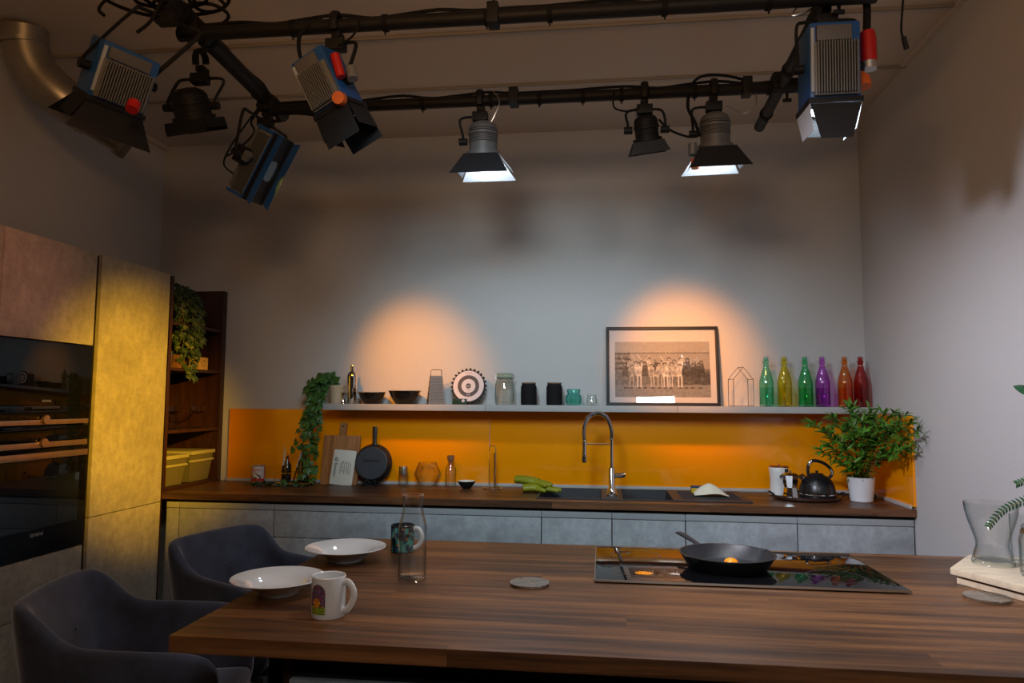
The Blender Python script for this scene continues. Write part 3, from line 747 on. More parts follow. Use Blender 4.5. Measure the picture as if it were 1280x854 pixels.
# bottle rack with utensils
t = thing('wire_rack', 'small brass wire rack holding knives and a dark bottle under the ivy', 'rack', (-1.87, 4.25, CZ+.0005))
b = B()
for z in (.012, .07):
    add_tube(b, [(-.10, -.05, z), (.12, -.05, z), (.12, .05, z), (-.10, .05, z)], .002, 6, closed=True)
for x, y in ((-.10, -.05), (.12, -.05), (.12, .05), (-.10, .05)): add_tube(b, [(x, y, 0), (x, y, .075)], .002, 6)
obj('wire_frame', b, K('brass', (.7, .42, .15), .25, 1.), t)
b = B(); add_box(b, -.10, .12, -.05, .05, .006, .010); obj('tray', b, M_black, t)
kn = 0
for x, y, lx, h, m, lab in ((-.075, 0, .01, .225, M_steel, 'slim steel knife with bright blade upright in the wire rack, beside the red tin'), (-.03, .01, -.02, .185, M_red, 'dark red handled tool standing in the wire rack between the knives'), (.0, -.01, .05, .21, M_steel, 'tilted steel spatula leaning in the wire rack')):
    t2 = thing('utensil', lab, 'utensil', (-1.87+x, 4.25+y, CZ+.0115))
    b = B(); add_tube(b, [(0, 0, 0), (lx*.5, 0, h*.45)], [.007, .006], 8, flat=.6); obj('handle', b, M_steel if m is M_red else M_black, t2)
    b = B(); add_prism(b, [(-.007, h*.44), (.007, h*.44), (.009, h*.8), (.001, h)], -.001, .001, M=Matrix.Translation((lx*.5, 0, 0)) @ Matrix(((1, lx*.9/h, 0, -lx*.4), (0, 0, 1, 0), (0, 1, 0, 0), (0, 0, 0, 1)))); obj('blade', b, M_knife if m is M_steel else m, t2)
t = thing('dark_bottle', 'dark brown glass bottle in the wire rack behind the ivy leaves', 'bottle', (-1.81, 4.255, CZ+.0115))
b = B(); add_lathe(b, [(0, 0), (.033, 0), (.035, .01), (.035, .12), (.014, .165), (.013, .215), (.015, .217), (.015, .224), (0, .224)], 28); obj('bottle_body', b, K('brown_glass', (.02, .012, .008), .08, coat=.5), t)
b = B(); add_lathe(b, [(.0155, .21), (.0155, .23), (0, .231)], 20); obj('cap', b, M_chrome, t)
t = thing('dark_bottle', 'squat dark bottle at the left side of the wire rack behind the knives', 'bottle', (-1.92, 4.265, CZ+.0115))
b = B(); add_lathe(b, [(0, 0), (.022, 0), (.024, .01), (.024, .10), (.010, .13), (.009, .16), (0, .16)], 24); obj('bottle_body', b, K('brown_glass', (.02, .012, .008), .08, coat=.5), t)

# leaning board + card
M_board = wood('acacia_board', [(.25, (.20, .075, .02)), (.5, (.36, .15, .045)), (.8, (.50, .25, .09))], .06, 3, .55, axis='z')
def lean(x, y0, ang, z=CZ+.0008): # matrix: local x right, local z up along board, local y thickness; leaning back
    return Matrix.Translation((x, y0, z)) @ Matrix.Rotation(-ang, 4, 'X')
def rrect(w, h, r, n=5):
    o = []
    for cx, cz, a0 in ((w/2-r, r, -PI/2), (w/2-r, h-r, 0), (-w/2+r, h-r, PI/2), (-w/2+r, r, PI)):
        for i in range(n+1): a = a0+PI/2*i/n; o.append((cx+r*math.cos(a), cz+r*math.sin(a)))
    return o
XZ = Matrix(((1, 0, 0, 0), (0, 0, 1, 0), (0, 1, 0, 0), (0, 0, 0, 1)))  # xy outline -> xz, extrude along +y
t = thing('chopping_board', 'wooden chopping board with a handle leaning on the orange splashback', 'chopping board', (-1.602, 4.292, CZ+.0008), (-math.radians(9.5), 0, 0))
b = B(); o = rrect(.235, .30, .008)
i0 = next(i for i, p in enumerate(o) if p[1] > .25 and p[0] < .1)
add_prism(b, o, 0, .018, M=XZ, bev=.002)
add_prism(b, [(-.020, .298), (.022, .298), (.026, .372), (.018, .38), (-.014, .38), (-.022, .372)], .0005, .0175, M=XZ, bev=.002)
obj('board_body', b, M_board, t, smooth=30)
b = B(); add_lathe(b, [(0, 0), (.006, 0), (.006, .0186), (0, .0186)], 16, M=Matrix.Translation((0.002, -.0002, .357)) @ Matrix.Rotation(-PI/2, 4, 'X')); obj('hanging_hole', b, M_dark, t)
t = thing('recipe_card', 'small white printed card propped against the chopping board', 'card', (-1.578, 4.262, CZ+.0008), (-math.radians(10), math.radians(4.5), 0))
b = B(); add_prism(b, rrect(.142, .212, .008), 0, .004, M=XZ, bev=.0008); obj('card_body', b, K('card_cream', (.66, .64, .56), .5), t)
text('heading', '@ Besteko', .026, M_ink, t, (-.048, -.0008, .105), (PI/2, PI/2, 0), .0002)
for i in range(6):
    w = R1.uniform(.05, .09)
    text('print_line', ['mix the flour', 'eggs and milk', 'salt and butter', 'stir and rest it', 'bake until gold', 'serve it warm'][i], .0125, M_ink, t, (-.015+i*.0125, -.0008, .105+R1.uniform(-.008, .008)), (PI/2, PI/2, 0), .0002)

# skillet standing on its rim with a trivet stand
t = thing('hanging_skillet', 'black cast-iron skillet propped upright against the orange splashback', 'pan', (-1.390, 4.262, CZ+.001), (-math.radians(7), 0, 0))
Rk = Matrix.Rotation(PI/2, 4, 'X')
b = B(); R = .118
add_lathe(b, [(0, .0), (.098, .0), (.100, -.001), (.102, .001), (R, -.036), (R+.001, -.040), (R-.004, -.040), (.097, -.006), (0, -.006)], 56, M=Matrix.Translation((0, 0, .135)) @ Rk); obj('pan_body', b, M_pan, t)
b = B(); add_lathe(b, [(0, .0006), (.096, .0006), (.096, 0), (0, 0)], 56, M=Matrix.Translation((0, 0, .135)) @ Rk); obj('base_disc', b, K('blue_grey_iron', (.040, .048, .062), .4), t)  # base disc in a lighter blue-grey than the rest of the pan
b = B(); add_prism(b, [(-.052, .142), (.050, .142), (.050, .156), (-.052, .156)], -.0026, -.0005, M=XZ); obj('base_mark', b, M_dark, t)
b = B(); add_tube(b, [(.004, .030, .245), (.003, .026, .275), (.003, .022, .33), (.003, .02, .358)], [.010, .006, .008, .007], 12, smooth=4, flat=2.0)
obj('handle', b, M_pan, t)
b = B(); add_tube(b, [(-.035, -.03, .008), (-.02, -.002, .03), (.0, .006, .016), (.02, -.002, .03), (.045, -.03, .008)], .006, 8, smooth=4); add_tube(b, [(-.03, .02, .007), (.03, .03, .012), (.04, -.01, .03)], .005, 8, smooth=4)
add_box(b, -.045, .05, -.02, .03, .0, .008, .003)
tag(obj('pan_stand', b, M_black, loc=(-1.392, 4.262, CZ+.0006)), 'small black iron stand under the upright skillet', 'stand')

# glass pieces by the splashback
def simple_lathe(nm, part, label, cat, x, y, prof, m, z=CZ+.0005, seg=36, **k):
    t = thing(nm, label, cat, (x, y, z), **k); b = B(); add_lathe(b, prof, seg); obj(part, b, m, t); return t
t = simple_lathe('pepper_shaker', 'jar_body', 'slim glass shaker with a steel cap left of the facetted decanter', 'shaker', -1.204, 4.335, [(0, .003), (.030, 0), (.030, .06), (.027, .085), (.026, .085), (.028, .06), (.028, .006), (0, .006)], M_glass)
b = B(); add_lathe(b, [(.0225, .066), (.0255, .068), (.027, .110), (.0265, .112), (0, .112)], 30); obj('cap', b, M_steel, t)
t = thing('facetted_decanter', 'clear facetted hexagonal glass decanter beside the cork-stoppered bottle', 'decanter', (-1.05, 4.325, CZ+.0005))
b = B(); add_lathe(b, [(.052, 0), (.086, .070), (.055, .142), (.0535, .142), (.084, .070), (.050, .003), (0, .003)], 7); obj('decanter_body', b, glass('amberish_glass', (.985, .98, .97), (.5, .42, .3)), t, smooth=0)
b = B(); add_lathe(b, [(.03, .10), (.045, .115), (.02, .125), (.0, .13)], 9); obj('inner_facets', b, M_glass, t, smooth=0)
t = simple_lathe('glass_bottle', 'bottle_body', 'small clear glass bottle with a wooden stopper left of the black bowl', 'bottle', -.905, 4.315, [(0, .004), (.031, 0), (.033, .006), (.033, .105), (.028, .118), (.016, .13), (.016, .155), (.0145, .155), (.0145, .13), (.0305, .105), (.0305, .01), (0, .01)], M_glass)
b = B(); add_lathe(b, [(0, .142), (.0135, .142), (.0135, .158), (.021, .158), (.022, .185), (0, .187)], 24); obj('stopper', b, K('cork_wood', (.22, .10, .045), .6), t)
t = simple_lathe('dip_bowl', 'outer_bowl', 'tiny black bowl with a cream inside standing near the splashback seam', 'bowl', -.789, 4.222, [(0, 0), (.022, 0), (.026, .004), (.047, .030), (.0535, .044), (.0515, .044)], M_blackm)
b = B(); add_lathe(b, [(.0515, .044), (.0525, .0452), (.0505, .044), (.044, .028), (.022, .008), (0, .007)], 36); obj('inner_glaze', b, K('cream_glaze', (.80, .74, .62), .3), t)
t = thing('towel_holder', 'chrome wire paper-towel holder with a round foot', 'towel holder', (-.634, 4.235, CZ+.0005))
b = B(); add_tube(b, [(.056*math.cos(a*PI/12), .045*math.sin(a*PI/12), .004) for a in range(24)], .0035, 8, closed=True); add_tube(b, [(-.056, 0, .004), (.056, 0, .004)], .003, 6); obj('foot', b, M_chrome, t)
b = B(); add_tube(b, [(-.022, 0, .004), (-.022, 0, .24), (-.016, 0, .252), (.010, 0, .252), (.016, 0, .24), (.016, 0, .004)], .0028, 8, smooth=0); obj('upright_loop', b, M_chrome, t)
b = B(); add_tube(b, [(.008, 0, .004), (.008, 0, .21)], .004, 8); obj('centre_rod', b, M_chrome, t)

# rubber gloves
M_glove = K('lime_rubber', (.26, .27, .010), .5, bump=.3, bscale=120)
def glove(loc, rz, label, flip=1):
    b = B()
    add_tube(b, [(-.11, 0, .022), (-.06, 0, .025), (-.02, .0, .024), (.03, 0, .020)], [.038, .040, .042, .036], 14, smooth=4, flat=.62)
    for k, (y, L, c) in enumerate(((-.030, .055, -.012), (-.010, .07, -.004), (.010, .068, .004), (.030, .052, .012))):
        add_tube(b, [(.01, y*.8, .020), (.04, y, .020), (.04+L*.6, y+c, .015), (.04+L, y+c*1.6, .0115)], [.015, .0145, .0135, .011], 10, smooth=3)
    add_tube(b, [(-.04, -.02*flip, .022), (-.01, -.045*flip, .019), (.02, -.060*flip, .013)], [.017, .015, .011], 10, smooth=3)
    o = obj('rubber_glove', b, M_glove, loc=loc, mods=(('REM', .0035), ('SMO', 3)), smooth=180); o.rotation_euler = rz
    return tag(o, label, 'glove', 'lime rubber gloves by the sink')
glove((-.335, 4.13, CZ+.001), (0, 0, math.radians(8)), 'lime rubber glove lying flat with fingers over the sink edge')
glove((-.385, 4.15, CZ+.036), (0, math.radians(4), math.radians(-14)), 'lime rubber glove folded on top of the other one', -1)

# tap
t = thing('kitchen_tap', 'chrome spring-neck kitchen tap standing between the two sink bowls', 'tap', (.058, 4.02, CZ+.0055))
b = B(); add_lathe(b, [(0, 0), (.034, 0), (.034, .006), (.026, .012), (.025, .03), (.019, .04), (.019, .145), (.016, .15), (0, .15)], 32); obj('body', b, M_chrome, t)
b = B(); add_tube(b, [(.018, 0, .108), (.058, 0, .108)], .014, 16); add_tube(b, [(.05, 0, .108), (.072, 0, .114)], [.015, .010], 14); obj('lever', b, M_chrome, t)
b = B(); add_tube(b, [(0, 0, .14), (0, 0, .31)], .0105, 14); obj('riser', b, M_chrome, t)
hoop = catmull([(0, 0, .30), (-.002, 0, .36), (-.028, 0, .425), (-.078, 0, .447), (-.128, 0, .422), (-.150, 0, .365), (-.150, 0, .295)], 12)
b = B(); add_tube(b, hoop, .0085, 12); obj('hose', b, K('dark_hose', (.08, .08, .08), .35, .5), t)
b = B(); hp = []
n = 46*8
for i in range(n+1):
    f = i/n*(len(hoop)-1); k = min(int(f), len(hoop)-2); p = hoop[k].lerp(hoop[k+1], f-k); tt = (hoop[k+1]-hoop[k]).normalized()
    yv = Vector((0, 1, 0)); nv = tt.cross(yv); a = i*2*PI/8; hp.append(p+(yv*math.cos(a)+nv*math.sin(a))*.0115)
add_tube(b, hp, .0021, 5); obj('spring', b, M_chrome, t)
b = B(); add_tube(b, [(-.150, 0, .30), (-.150, 0, .285), (-.150, 0, .19), (-.150, 0, .175)], [.011, .014, .0155, .013], 18); obj('spray_head', b, M_chrome, t)
b = B(); add_tube(b, [(0, 0, .278), (-.150, 0, .278)], .0045, 10); add_lathe(b, [(.0165, -.008), (.0165, .008)], 18, (-.15, 0, .278)); obj('support_arm', b, M_chrome, t)

# sponge and curved cream dish on the drainer
t = thing('sponge', 'yellow sponge with a blue scouring top behind the cream dish cloth', 'sponge', (.545, 4.17, CZ+.012))
b = B(); add_box(b, -.045, .045, -.03, .03, 0, .028, .004); obj('foam', b, K('sponge_yellow', (.70, .45, .02), .9, bump=.5), t)
b = B(); add_box(b, -.045, .045, -.03, .03, .0282, .036, .002); obj('scourer', b, K('scourer_blue', (.03, .06, .14), .9), t)
b = B(); nu, nv = 25, 13; V = []
for j in range(nv):
    row = []
    for i in range(nu):
        u = -1+2*i/(nu-1); v = -1+2*j/(nv-1)
        x = u*.092; y = v*.050*(1-.35*abs(u)); h = .062*max(0, 1-abs(u*.98+.10)**1.5)
        z = h*(1-.55*v*v)+.004+.008*math.sin(u*3.2)*(v < 0)*(v*v)
        row.append(b.verts.new((x, y, max(.0015, z*(1-.75*max(0, abs(v)-.3))))))
    V.append(row)
for j in range(nv-1):
    for i in range(nu-1): b.faces.new((V[j][i], V[j][i+1], V[j+1][i+1], V[j+1][i]))
o = obj('folded_dish_cloth', b, K('cream_cloth', (.78, .70, .55), .6), loc=(.588, 4.03, CZ+.012), smooth=180, mods=(('SOL', .003, 1), ('SUB', 1)))
tag(o, 'cream dish cloth standing in a folded peak on the drainer', 'dish cloth')

# tray with canister, moka pot, kettle
t = thing('round_tray', 'round dark tray holding kettle, moka pot and white canister', 'tray', (1.10, 4.09, CZ+.0005))
b = B(); add_lathe(b, [(0, 0), (.155, 0), (.168, .008), (.172, .022), (.174, .022), (.178, .020), (.174, .006), (.160, -.0), ], 56)
b.clear(); add_lathe(b, [(0, 0), (.160, 0), (.174, .008), (.178, .022), (.1745, .022), (.169, .009), (.157, .004), (0, .004)], 56, sy=.92); obj('tray_dish', b, K('tray_dark', (.05, .022, .014), .3, coat=.4), t)
b = B(); add_lathe(b, [(0, .0042), (.150, .0042), (.150, .0052), (0, .0052)], 48, sy=.92); obj('tray_inlay', b, K('tray_steel', (.35, .35, .36), .18, .9), t)
b = B()
for s in (-1, 1): add_tube(b, [(s*.172, -.03, .020), (s*.190, -.02, .034), (s*.190, .02, .034), (s*.172, .03, .020)], .005, 8, smooth=4)
obj('handle', b, M_black, t)
TZ = CZ+.006
t = simple_lathe('storage_canister', 'canister_body', 'tall white canister with a copper lid at the back of the round tray', 'canister', .985, 4.205, [(0, 0), (.050, 0), (.053, .004), (.050, .03), (.047, .075), (.050, .12), (.053, .150), (.052, .152), (0, .152)], K('white_enamel', (.72, .70, .68), .35), TZ)
b = B(); add_lathe(b, [(.0535, .1525), (.0535, .158), (.05, .161), (0, .162)], 36); add_sphere(b, (0, 0, .168), .007); obj('lid', b, K('copper', (.75, .35, .15), .25, 1.), t)
b = B(); add_prism(b, [(-.008, .128), (.008, .128), (.010, .146), (-.010, .146)], -.0555, -.0515, M=XZ); obj('spoon_clip', b, M_black, t).location = (.030, .008, 0)
t = thing('moka_pot', 'small facetted steel moka pot in front of the white canister', 'moka pot', (1.012, 4.065, TZ))
b = B(); add_lathe(b, [(0, 0), (.040, 0), (.042, .004), (.034, .055), (.034, .058), (0, .058)], 8); obj('boiler', b, M_chrome, t, smooth=0)
b = B(); add_lathe(b, [(.032, .058), (.034, .066), (.048, .122), (.050, .124), (0, .124)], 8); add_prism(b, [(-.012, .118), (.0, .124), (-.0, .095)], -.008, .008, M=Matrix.Translation((-.048, 0, 0)) @ XZ); obj('upper_chamber', b, M_chrome, t, smooth=0)
b = B(); add_lathe(b, [(.050, .1245), (.030, .134), (0, .138)], 8); add_sphere(b, (0, 0, .142), .006); obj('lid', b, M_chrome, t, smooth=0)
b = B(); add_prism(b, [(.046, .122), (.070, .120), (.066, .070), (.058, .072), (.060, .108), (.046, .110)], -.007, .007, M=XZ, bev=.002); obj('handle', b, M_black, t)
t = thing('kettle', 'round matte black kettle with a chrome-trimmed arched handle on the tray', 'kettle', (1.155, 4.085, TZ))
b = B(); add_lathe(b, [(0, 0), (.088, 0), (.092, .004), (.092, .022), (.0925, .024), (.092, .04), (.086, .072), (.072, .100), (.050, .119), (.030, .126), (0, .128)], 48); obj('kettle_body', b, K('matte_black_enamel', (.007, .007, .008), .32), t)
b = B(); add_lathe(b, [(.0925, .020), (.0945, .023), (.0925, .027)], 48); obj('chrome_band', b, M_chrome, t)
b = B(); add_lathe(b, [(0, .136), (.028, .133), (.034, .127), (.034, .1235)], 32); add_sphere(b, (0, 0, .142), .008, s=(1, 1, .8)); obj('lid', b, M_black, t)
b = B(); add_tube(b, [(-.060, -.03, .092), (-.074, -.035, .106), (-.088, -.042, .116)], [.020, .016, .015], 16); obj('spout', b, M_black, t)
b = B(); add_tube(b, [(-.086, -.041, .1145), (-.092, -.044, .119)], [.0175, .0165], 20); obj('spout_ring', b, M_chrome, t)
hp = [(-.042, 0, .118), (-.046, 0, .150), (-.036, 0, .190), (-.008, 0, .200), (.035, 0, .188), (.070, 0, .160), (.078, 0, .132), (.062, 0, .108)]
b = B(); add_tube(b, hp, .0085, 12, smooth=6); obj('handle', b, M_black, t)
b = B(); add_tube(b, [(-.044, 0, .172), (-.036, 0, .189), (-.026, 0, .1965)], .0098, 12, smooth=4); obj('handle_ferrule', b, M_chrome, t)
b = B(); add_tube(b, [(.071, 0, .158), (.078, 0, .142), (.074, 0, .126)], .0098, 12, smooth=4); obj('handle_ferrule', b, M_chrome, t)
t = thing('power_cable', 'black appliance cable with plug lying behind the bamboo pot', 'cable', (1.33, 4.25, CZ+.004))
b = B(); add_tube(b, [(-.09, .06, .001), (-.02, .08, .0), (.06, .06, .0), (.11, .0, .001), (.125, -.06, .002)], .0035, 8, smooth=6); obj('cord', b, M_black, t)
b = B(); add_box(b, .112, .15, -.095, -.06, -.0035, .02, .004); obj('plug', b, M_black, t)

# ------------------------------------------------------------------ on the shelf
ZS = SZ+.0006
def swing_bottle(x, y, label, name, tint, edge):
    t = thing('swing_top_bottle', label, 'bottle', (x, y, ZS), group='coloured swing-top bottles on the wall shelf')
    g = glass('bottle_'+name, tuple(c**.27 for c in tint), tuple(c**.6 for c in edge))
    b = B(); add_lathe(b, [(0, .006), (.030, .002), (.036, .0), (.040, .006), (.040, .130), (.038, .150), (.026, .195), (.016, .225), (.0145, .245), (.0165, .250), (.0165, .262), (.0125, .264), (.0125, .24), (.0135, .225), (.024, .194), (.0355, .149), (.0372, .13), (.0372, .012), (0, .012)], 36); obj('bottle_body', b, g, t)
    b = B(); add_lathe(b, [(0, .012), (.0365, .0125), (.0365, .108), (0, .108)], 32); obj('liquid', b, g, t)
    b = B(); add_lathe(b, [(.008, .262), (.012, .266), (.014, .276), (.010, .283), (0, .284)], 20); obj('stopper', b, K('stopper_'+name, tuple(.5*c+.02 for c in tint), .4), t)
    b = B(); add_tube(b, [(-.017, 0, .255), (-.022, -.004, .268), (-.012, -.002, .286), (.012, -.002, .286), (.022, -.004, .268), (.017, 0, .255), (.018, -.006, .235), (0, -.018, .232), (-.018, -.006, .235)], .0013, 6, closed=True); obj('wire_bail', b, M_steel, t)
for x, n, lab, tint, edge in ((.945, 'mint', 'mint green swing-top bottle beside the wire house, leftmost of the bottles', (.28, .86, .62), (.05, .45, .30)),
    (1.046, 'yellow', 'yellow swing-top bottle between the mint and green bottles', (.95, .80, .05), (.55, .35, .0)),
    (1.160, 'green', 'bright green swing-top bottle standing left of the purple bottle', (.12, .80, .32), (.02, .35, .10)),
    (1.254, 'purple', 'purple swing-top bottle on the shelf right of the green bottle', (.72, .16, .85), (.32, .03, .42)),
    (1.376, 'orange', 'orange swing-top bottle touching the dark red bottle', (.98, .28, .03), (.5, .05, .0)),
    (1.462, 'red', 'dark red swing-top bottle next to the right wall', (.62, .02, .02), (.22, .0, .0))):
    swing_bottle(x, 4.275, lab, n, tint, edge)
# wire house lantern
t = thing('wire_house', 'black wire house-shaped lantern frame between picture and bottles', 'ornament', (.803, 4.28, ZS), (0, 0, .25)); b = B()
w, d, h, ap = .060, .035, .155, .225; P = {}
for s in (-1, 1):
    for y in (-d, d): P[s, y] = ((s*w, y, .002), (s*w, y, h))
for y in (-d, d):
    add_tube(b, [P[-1, y][0], P[-1, y][1], (0, y, ap), P[1, y][1], P[1, y][0]], .0017, 6, closed=True)
for s in (-1, 1):
    for k in (0, 1): add_tube(b, [P[s, -d][k], P[s, d][k]], .0017, 6)
add_tube(b, [(0, -d, ap), (0, d, ap)], .0017, 6); obj('wire_frame', b, M_black, t)
# jigger, shaker, bowls, grater
t = thing('jigger', 'small steel double-ended jigger left of the cocktail shaker', 'jigger', (-1.568, 4.25, ZS))
b = B(); add_lathe(b, [(.017, 0), (.019, .001), (.009, .030), (.019, .067), (.0205, .068), (.018, .066), (.006, .032), (0, .03)], 28); obj('double_cup', b, M_chrome, t)
t = thing('cocktail_shaker', 'tall steel cocktail shaker on the shelf beside the ivy pot', 'shaker', (-1.520, 4.27, ZS))
b = B(); add_lathe(b, [(0, 0), (.021, 0), (.024, .006), (.031, .13), (.032, .165), (.0325, .168), (0, .168)], 36); obj('tumbler', b, M_chrome, t)
b = B(); add_lathe(b, [(.032, .168), (.029, .185), (.018, .197), (.013, .20), (0, .20)], 36); obj('strainer_shoulder', b, M_chrome, t)
b = B(); add_lathe(b, [(.0135, .2), (.014, .225), (.0155, .232), (.014, .236), (0, .237)], 28); obj('cap', b, M_chrome, t)
M_bowl = K('black_steel_bowl', (.03, .028, .026), .12, .6)
def mbowl(x, r, h, label):
    t = thing('mixing_bowl', label, 'bowl', (x, 4.265, ZS), group='dark mixing bowls on the wall shelf')
    b = B(); add_lathe(b, [(0, 0), (r*.52, 0), (r*.58, .003), (r*.82, h*.55), (r*.95, h-.006), (r, h-.002), (r, h), (r*.93, h-.003), (r*.80, h*.55), (r*.55, .006), (0, .004)], 48); obj('bowl_body', b, M_bowl, t)
    b = B(); add_lathe(b, [(r*.96, h+.0003), (r+.002, h+.0006), (r+.002, h-.0025), (r*.97, h-.0035)], 48); obj('rim', b, K('warm_rim', (.62, .55, .45), .3, .7), t)
mbowl(-1.392, .087, .072, 'dark steel mixing bowl, the smaller one, beside the shaker')
mbowl(-1.186, .101, .082, 'dark steel mixing bowl, the larger one, left of the grater')
t = thing('box_grater', 'steel box grater standing between the large bowl and the round target sign', 'grater', (-.992, 4.265, ZS), (0, 0, math.radians(22)))
b = B(); z0, z1 = 0, .172; q = [(-.050, -.036), (.050, -.036), (.050, .036), (-.050, .036)]; k = .70
A = [b.verts.new((x, y, z0)) for x, y in q]; D = [b.verts.new((x*k, y*k, z1)) for x, y in q]
for i in range(4): b.faces.new((A[i], A[(i+1) % 4], D[(i+1) % 4], D[i]))
b.faces.new(D)
obj('grating_body', b, K('grater_steel', (.16, .155, .15), .5, .6, bump=.3, bscale=400), t, smooth=0)
b = B()
for r_ in range(13):
    for c_ in range(6):
        z = .018+r_*.0112; f = 1-.3*z/z1; x = (-.036+c_*.0144+(.0072 if r_ % 2 else 0)-.0036)*f; y = -.036*f-.0005
        add_lathe(b, [(0, .0016), (.0022, .0008), (.0030, 0)], 6, M=Matrix.Translation((x, y, z)) @ Matrix.Rotation(PI/2, 4, 'X'))
obj('teeth', b, M_dark, t)
b = B()
for r_ in range(4):
    for y in (-.014, .010): z = .025+r_*.036; f = 1-.3*z/z1; add_lathe(b, [(0, .003), (.004, .002), (.007, 0)], 8, M=Matrix.Translation((-.050*f, y*f, z)) @ Matrix.Rotation(-PI/2, 4, 'Y'))
obj('slicing_slots', b, M_dark, t)
b = B(); add_tube(b, [(-.034, 0, .172), (-.034, 0, .205), (-.030, 0, .209), (.030, 0, .209), (.034, 0, .205), (.034, 0, .172)], .0038, 10, flat=.7); obj('handle', b, M_steel, t)

# target sign
t = thing('target_sign', 'round black and white target disc with a spiked rim leaning on the wall', 'sign', (-.795, 4.265, ZS), (-math.radians(9), 0, 0))
b = B(); R = .100; n = 26; out = []
for i in range(n):
    a = 2*PI*i/n; a2 = a+PI/n*.55; out += [((R-.001)*math.cos(a-.03), (R-.001)*math.sin(a-.03)), ((R+.011)*math.cos(a+.02), (R+.011)*math.sin(a+.02)), ((R+.009)*math.cos(a+.09), (R+.009)*math.sin(a+.09)), ((R-.001)*math.cos(a+.12), (R-.001)*math.sin(a+.12))]
TM = Matrix.Translation((0, 0, R+.013)) @ XZ
add_prism(b, out, 0, .02, M=TM); obj('spiked_rim', b, M_black, t, smooth=0)
def disc(r0, r1, y, m, nm):
    b = B(); add_lathe(b, [(r0, 0), (r1, 0), (r1, .0015), (r0, .0015)], 56, M=Matrix.Translation((0, y, R+.013)) @ Matrix.Rotation(PI/2, 4, 'X'))
    obj(nm, b, m, t)
M_pw = K('pinkish_white', (.66, .60, .62), .5); M_ch = K('charcoal', (.045, .035, .04), .5)
disc(.066, .094, -.0005, M_pw, 'outer_ring'); disc(.043, .066, -.001, M_ch, 'dark_ring'); disc(.016, .043, -.0005, M_pw, 'inner_ring'); disc(0, .016, -.001, M_ch, 'centre_disc')
text('lettering', 'open', .013, M_pw, t, (0, -.0030, R+.013), (PI/2, 0, 0), .0002); text('lettering', '7.5', .015, K('red_ink', (.35, .03, .03), .6), t, (0, -.0026, R-.013), (PI/2, 0, 0), .0002)
text('lettering', '310', .015, M_pw, t, (0, -.003, R-.042), (PI/2, 0, 0), .0002); text('lettering', 'special blend', .008, K('red_ink', (.35, .03, .03), .6), t, (0, -.0026, R+.094), (PI/2, 0, 0), .0002)
t = thing('small_box', 'small dark green box lying in front of the target disc', 'box', (-.835, 4.215, ZS))
b = B(); add_box(b, -.042, .042, -.014, .014, 0, .034, .001); obj('carton', b, K('dark_green_box', (.01, .035, .015), .4, var=.6, vscale=60), t)
b = B(); add_lathe(b, [(0, 0), (.009, 0), (.009, .0006), (0, .0006)], 24, M=Matrix.Translation((.024, -.0143, .022)) @ Matrix.Rotation(PI/2, 4, 'X')); obj('round_mark', b, M_pw, t)

# glass jars & canisters
t = thing('preserving_jar', 'large clear clip-top preserving jar on the shelf right of the target disc', 'jar', (-.572, 4.265, ZS))
b = B(); add_lathe(b, [(0, .004), (.048, 0), (.056, .010), (.0585, .05), (.057, .12), (.048, .148), (.046, .158), (.0445, .158), (.0455, .146), (.0545, .12), (.056, .05), (.053, .014), (0, .010)], 44); obj('jar_body', b, glass('jar_glass', (.98, .99, .98), (.38, .46, .40)), t)
b = B(); add_lathe(b, [(.048, .165), (.050, .168), (.050, .184), (.047, .188), (0, .190)], 40); obj('lid', b, glass('lid_glass', (.78, .85, .75), (.5, .6, .5)), t)
b = B(); add_lathe(b, [(.047, .158), (.0495, .160), (.0495, .165), (.047, .166)], 40); obj('rubber_seal', b, K('seal', (.25, .27, .2), .6), t)
b = B(); add_tube(b, [(.051*math.cos(a*PI/14), .051*math.sin(a*PI/14), .154) for a in range(28)], .0014, 5, closed=True); add_tube(b, [(-.051, 0, .154), (-.062, -.01, .14), (-.054, -.012, .13), (-.052, 0, .175), (-.048, 0, .188)], .0014, 5); add_tube(b, [(.051, 0, .154), (.060, 0, .165), (.052, 0, .182)], .0022, 5); obj('wire_clip', b, M_steel, t)
def canister(x, label):
    t = thing('black_canister', label, 'canister', (x, 4.27, ZS), group='matte black canisters with wooden lids')
    b = B(); add_lathe(b, [(0, 0), (.044, 0), (.047, .004), (.0475, .06), (.047, .108), (.042, .118), (.041, .124), (0, .124)], 40); obj('canister_body', b, M_blackm, t)
    b = B(); add_lathe(b, [(.0415, .1243), (.043, .126), (.043, .131), (.041, .133), (0, .133)], 36); obj('lid', b, K('bamboo_lid', (.16, .08, .035), .6), t)
canister(-.427, 'matte black canister with a wooden lid, next to the large jar')
canister(-.274, 'matte black canister with a wooden lid, next to the teal jar')
t = thing('teal_glass_jar', 'short teal green glass jar on the shelf beside the black canister', 'jar', (-.160, 4.27, ZS))
b = B(); add_lathe(b, [(0, .004), (.036, 0), (.044, .008), (.048, .035), (.046, .055), (.036, .067), (.036, .072), (.040, .074), (.040, .094), (.038, .095), (.037, .075), (.034, .066), (.044, .054), (.046, .034), (.042, .011), (0, .008)], 40); obj('jar_body', b, glass('teal_glass', (.66, .93, .89), (.05, .42, .38)), t)
t = thing('tealight_glass', 'tiny clear glass jar between the teal jar and the framed photograph', 'jar', (-.053, 4.27, ZS))
b = B(); add_lathe(b, [(0, .006), (.026, 0), (.031, .005), (.031, .038), (.026, .046), (.027, .062), (.0255, .062), (.024, .046), (.0285, .037), (.0285, .01), (0, .010)], 32); obj('jar_body', b, glass('jar_glass'), t)

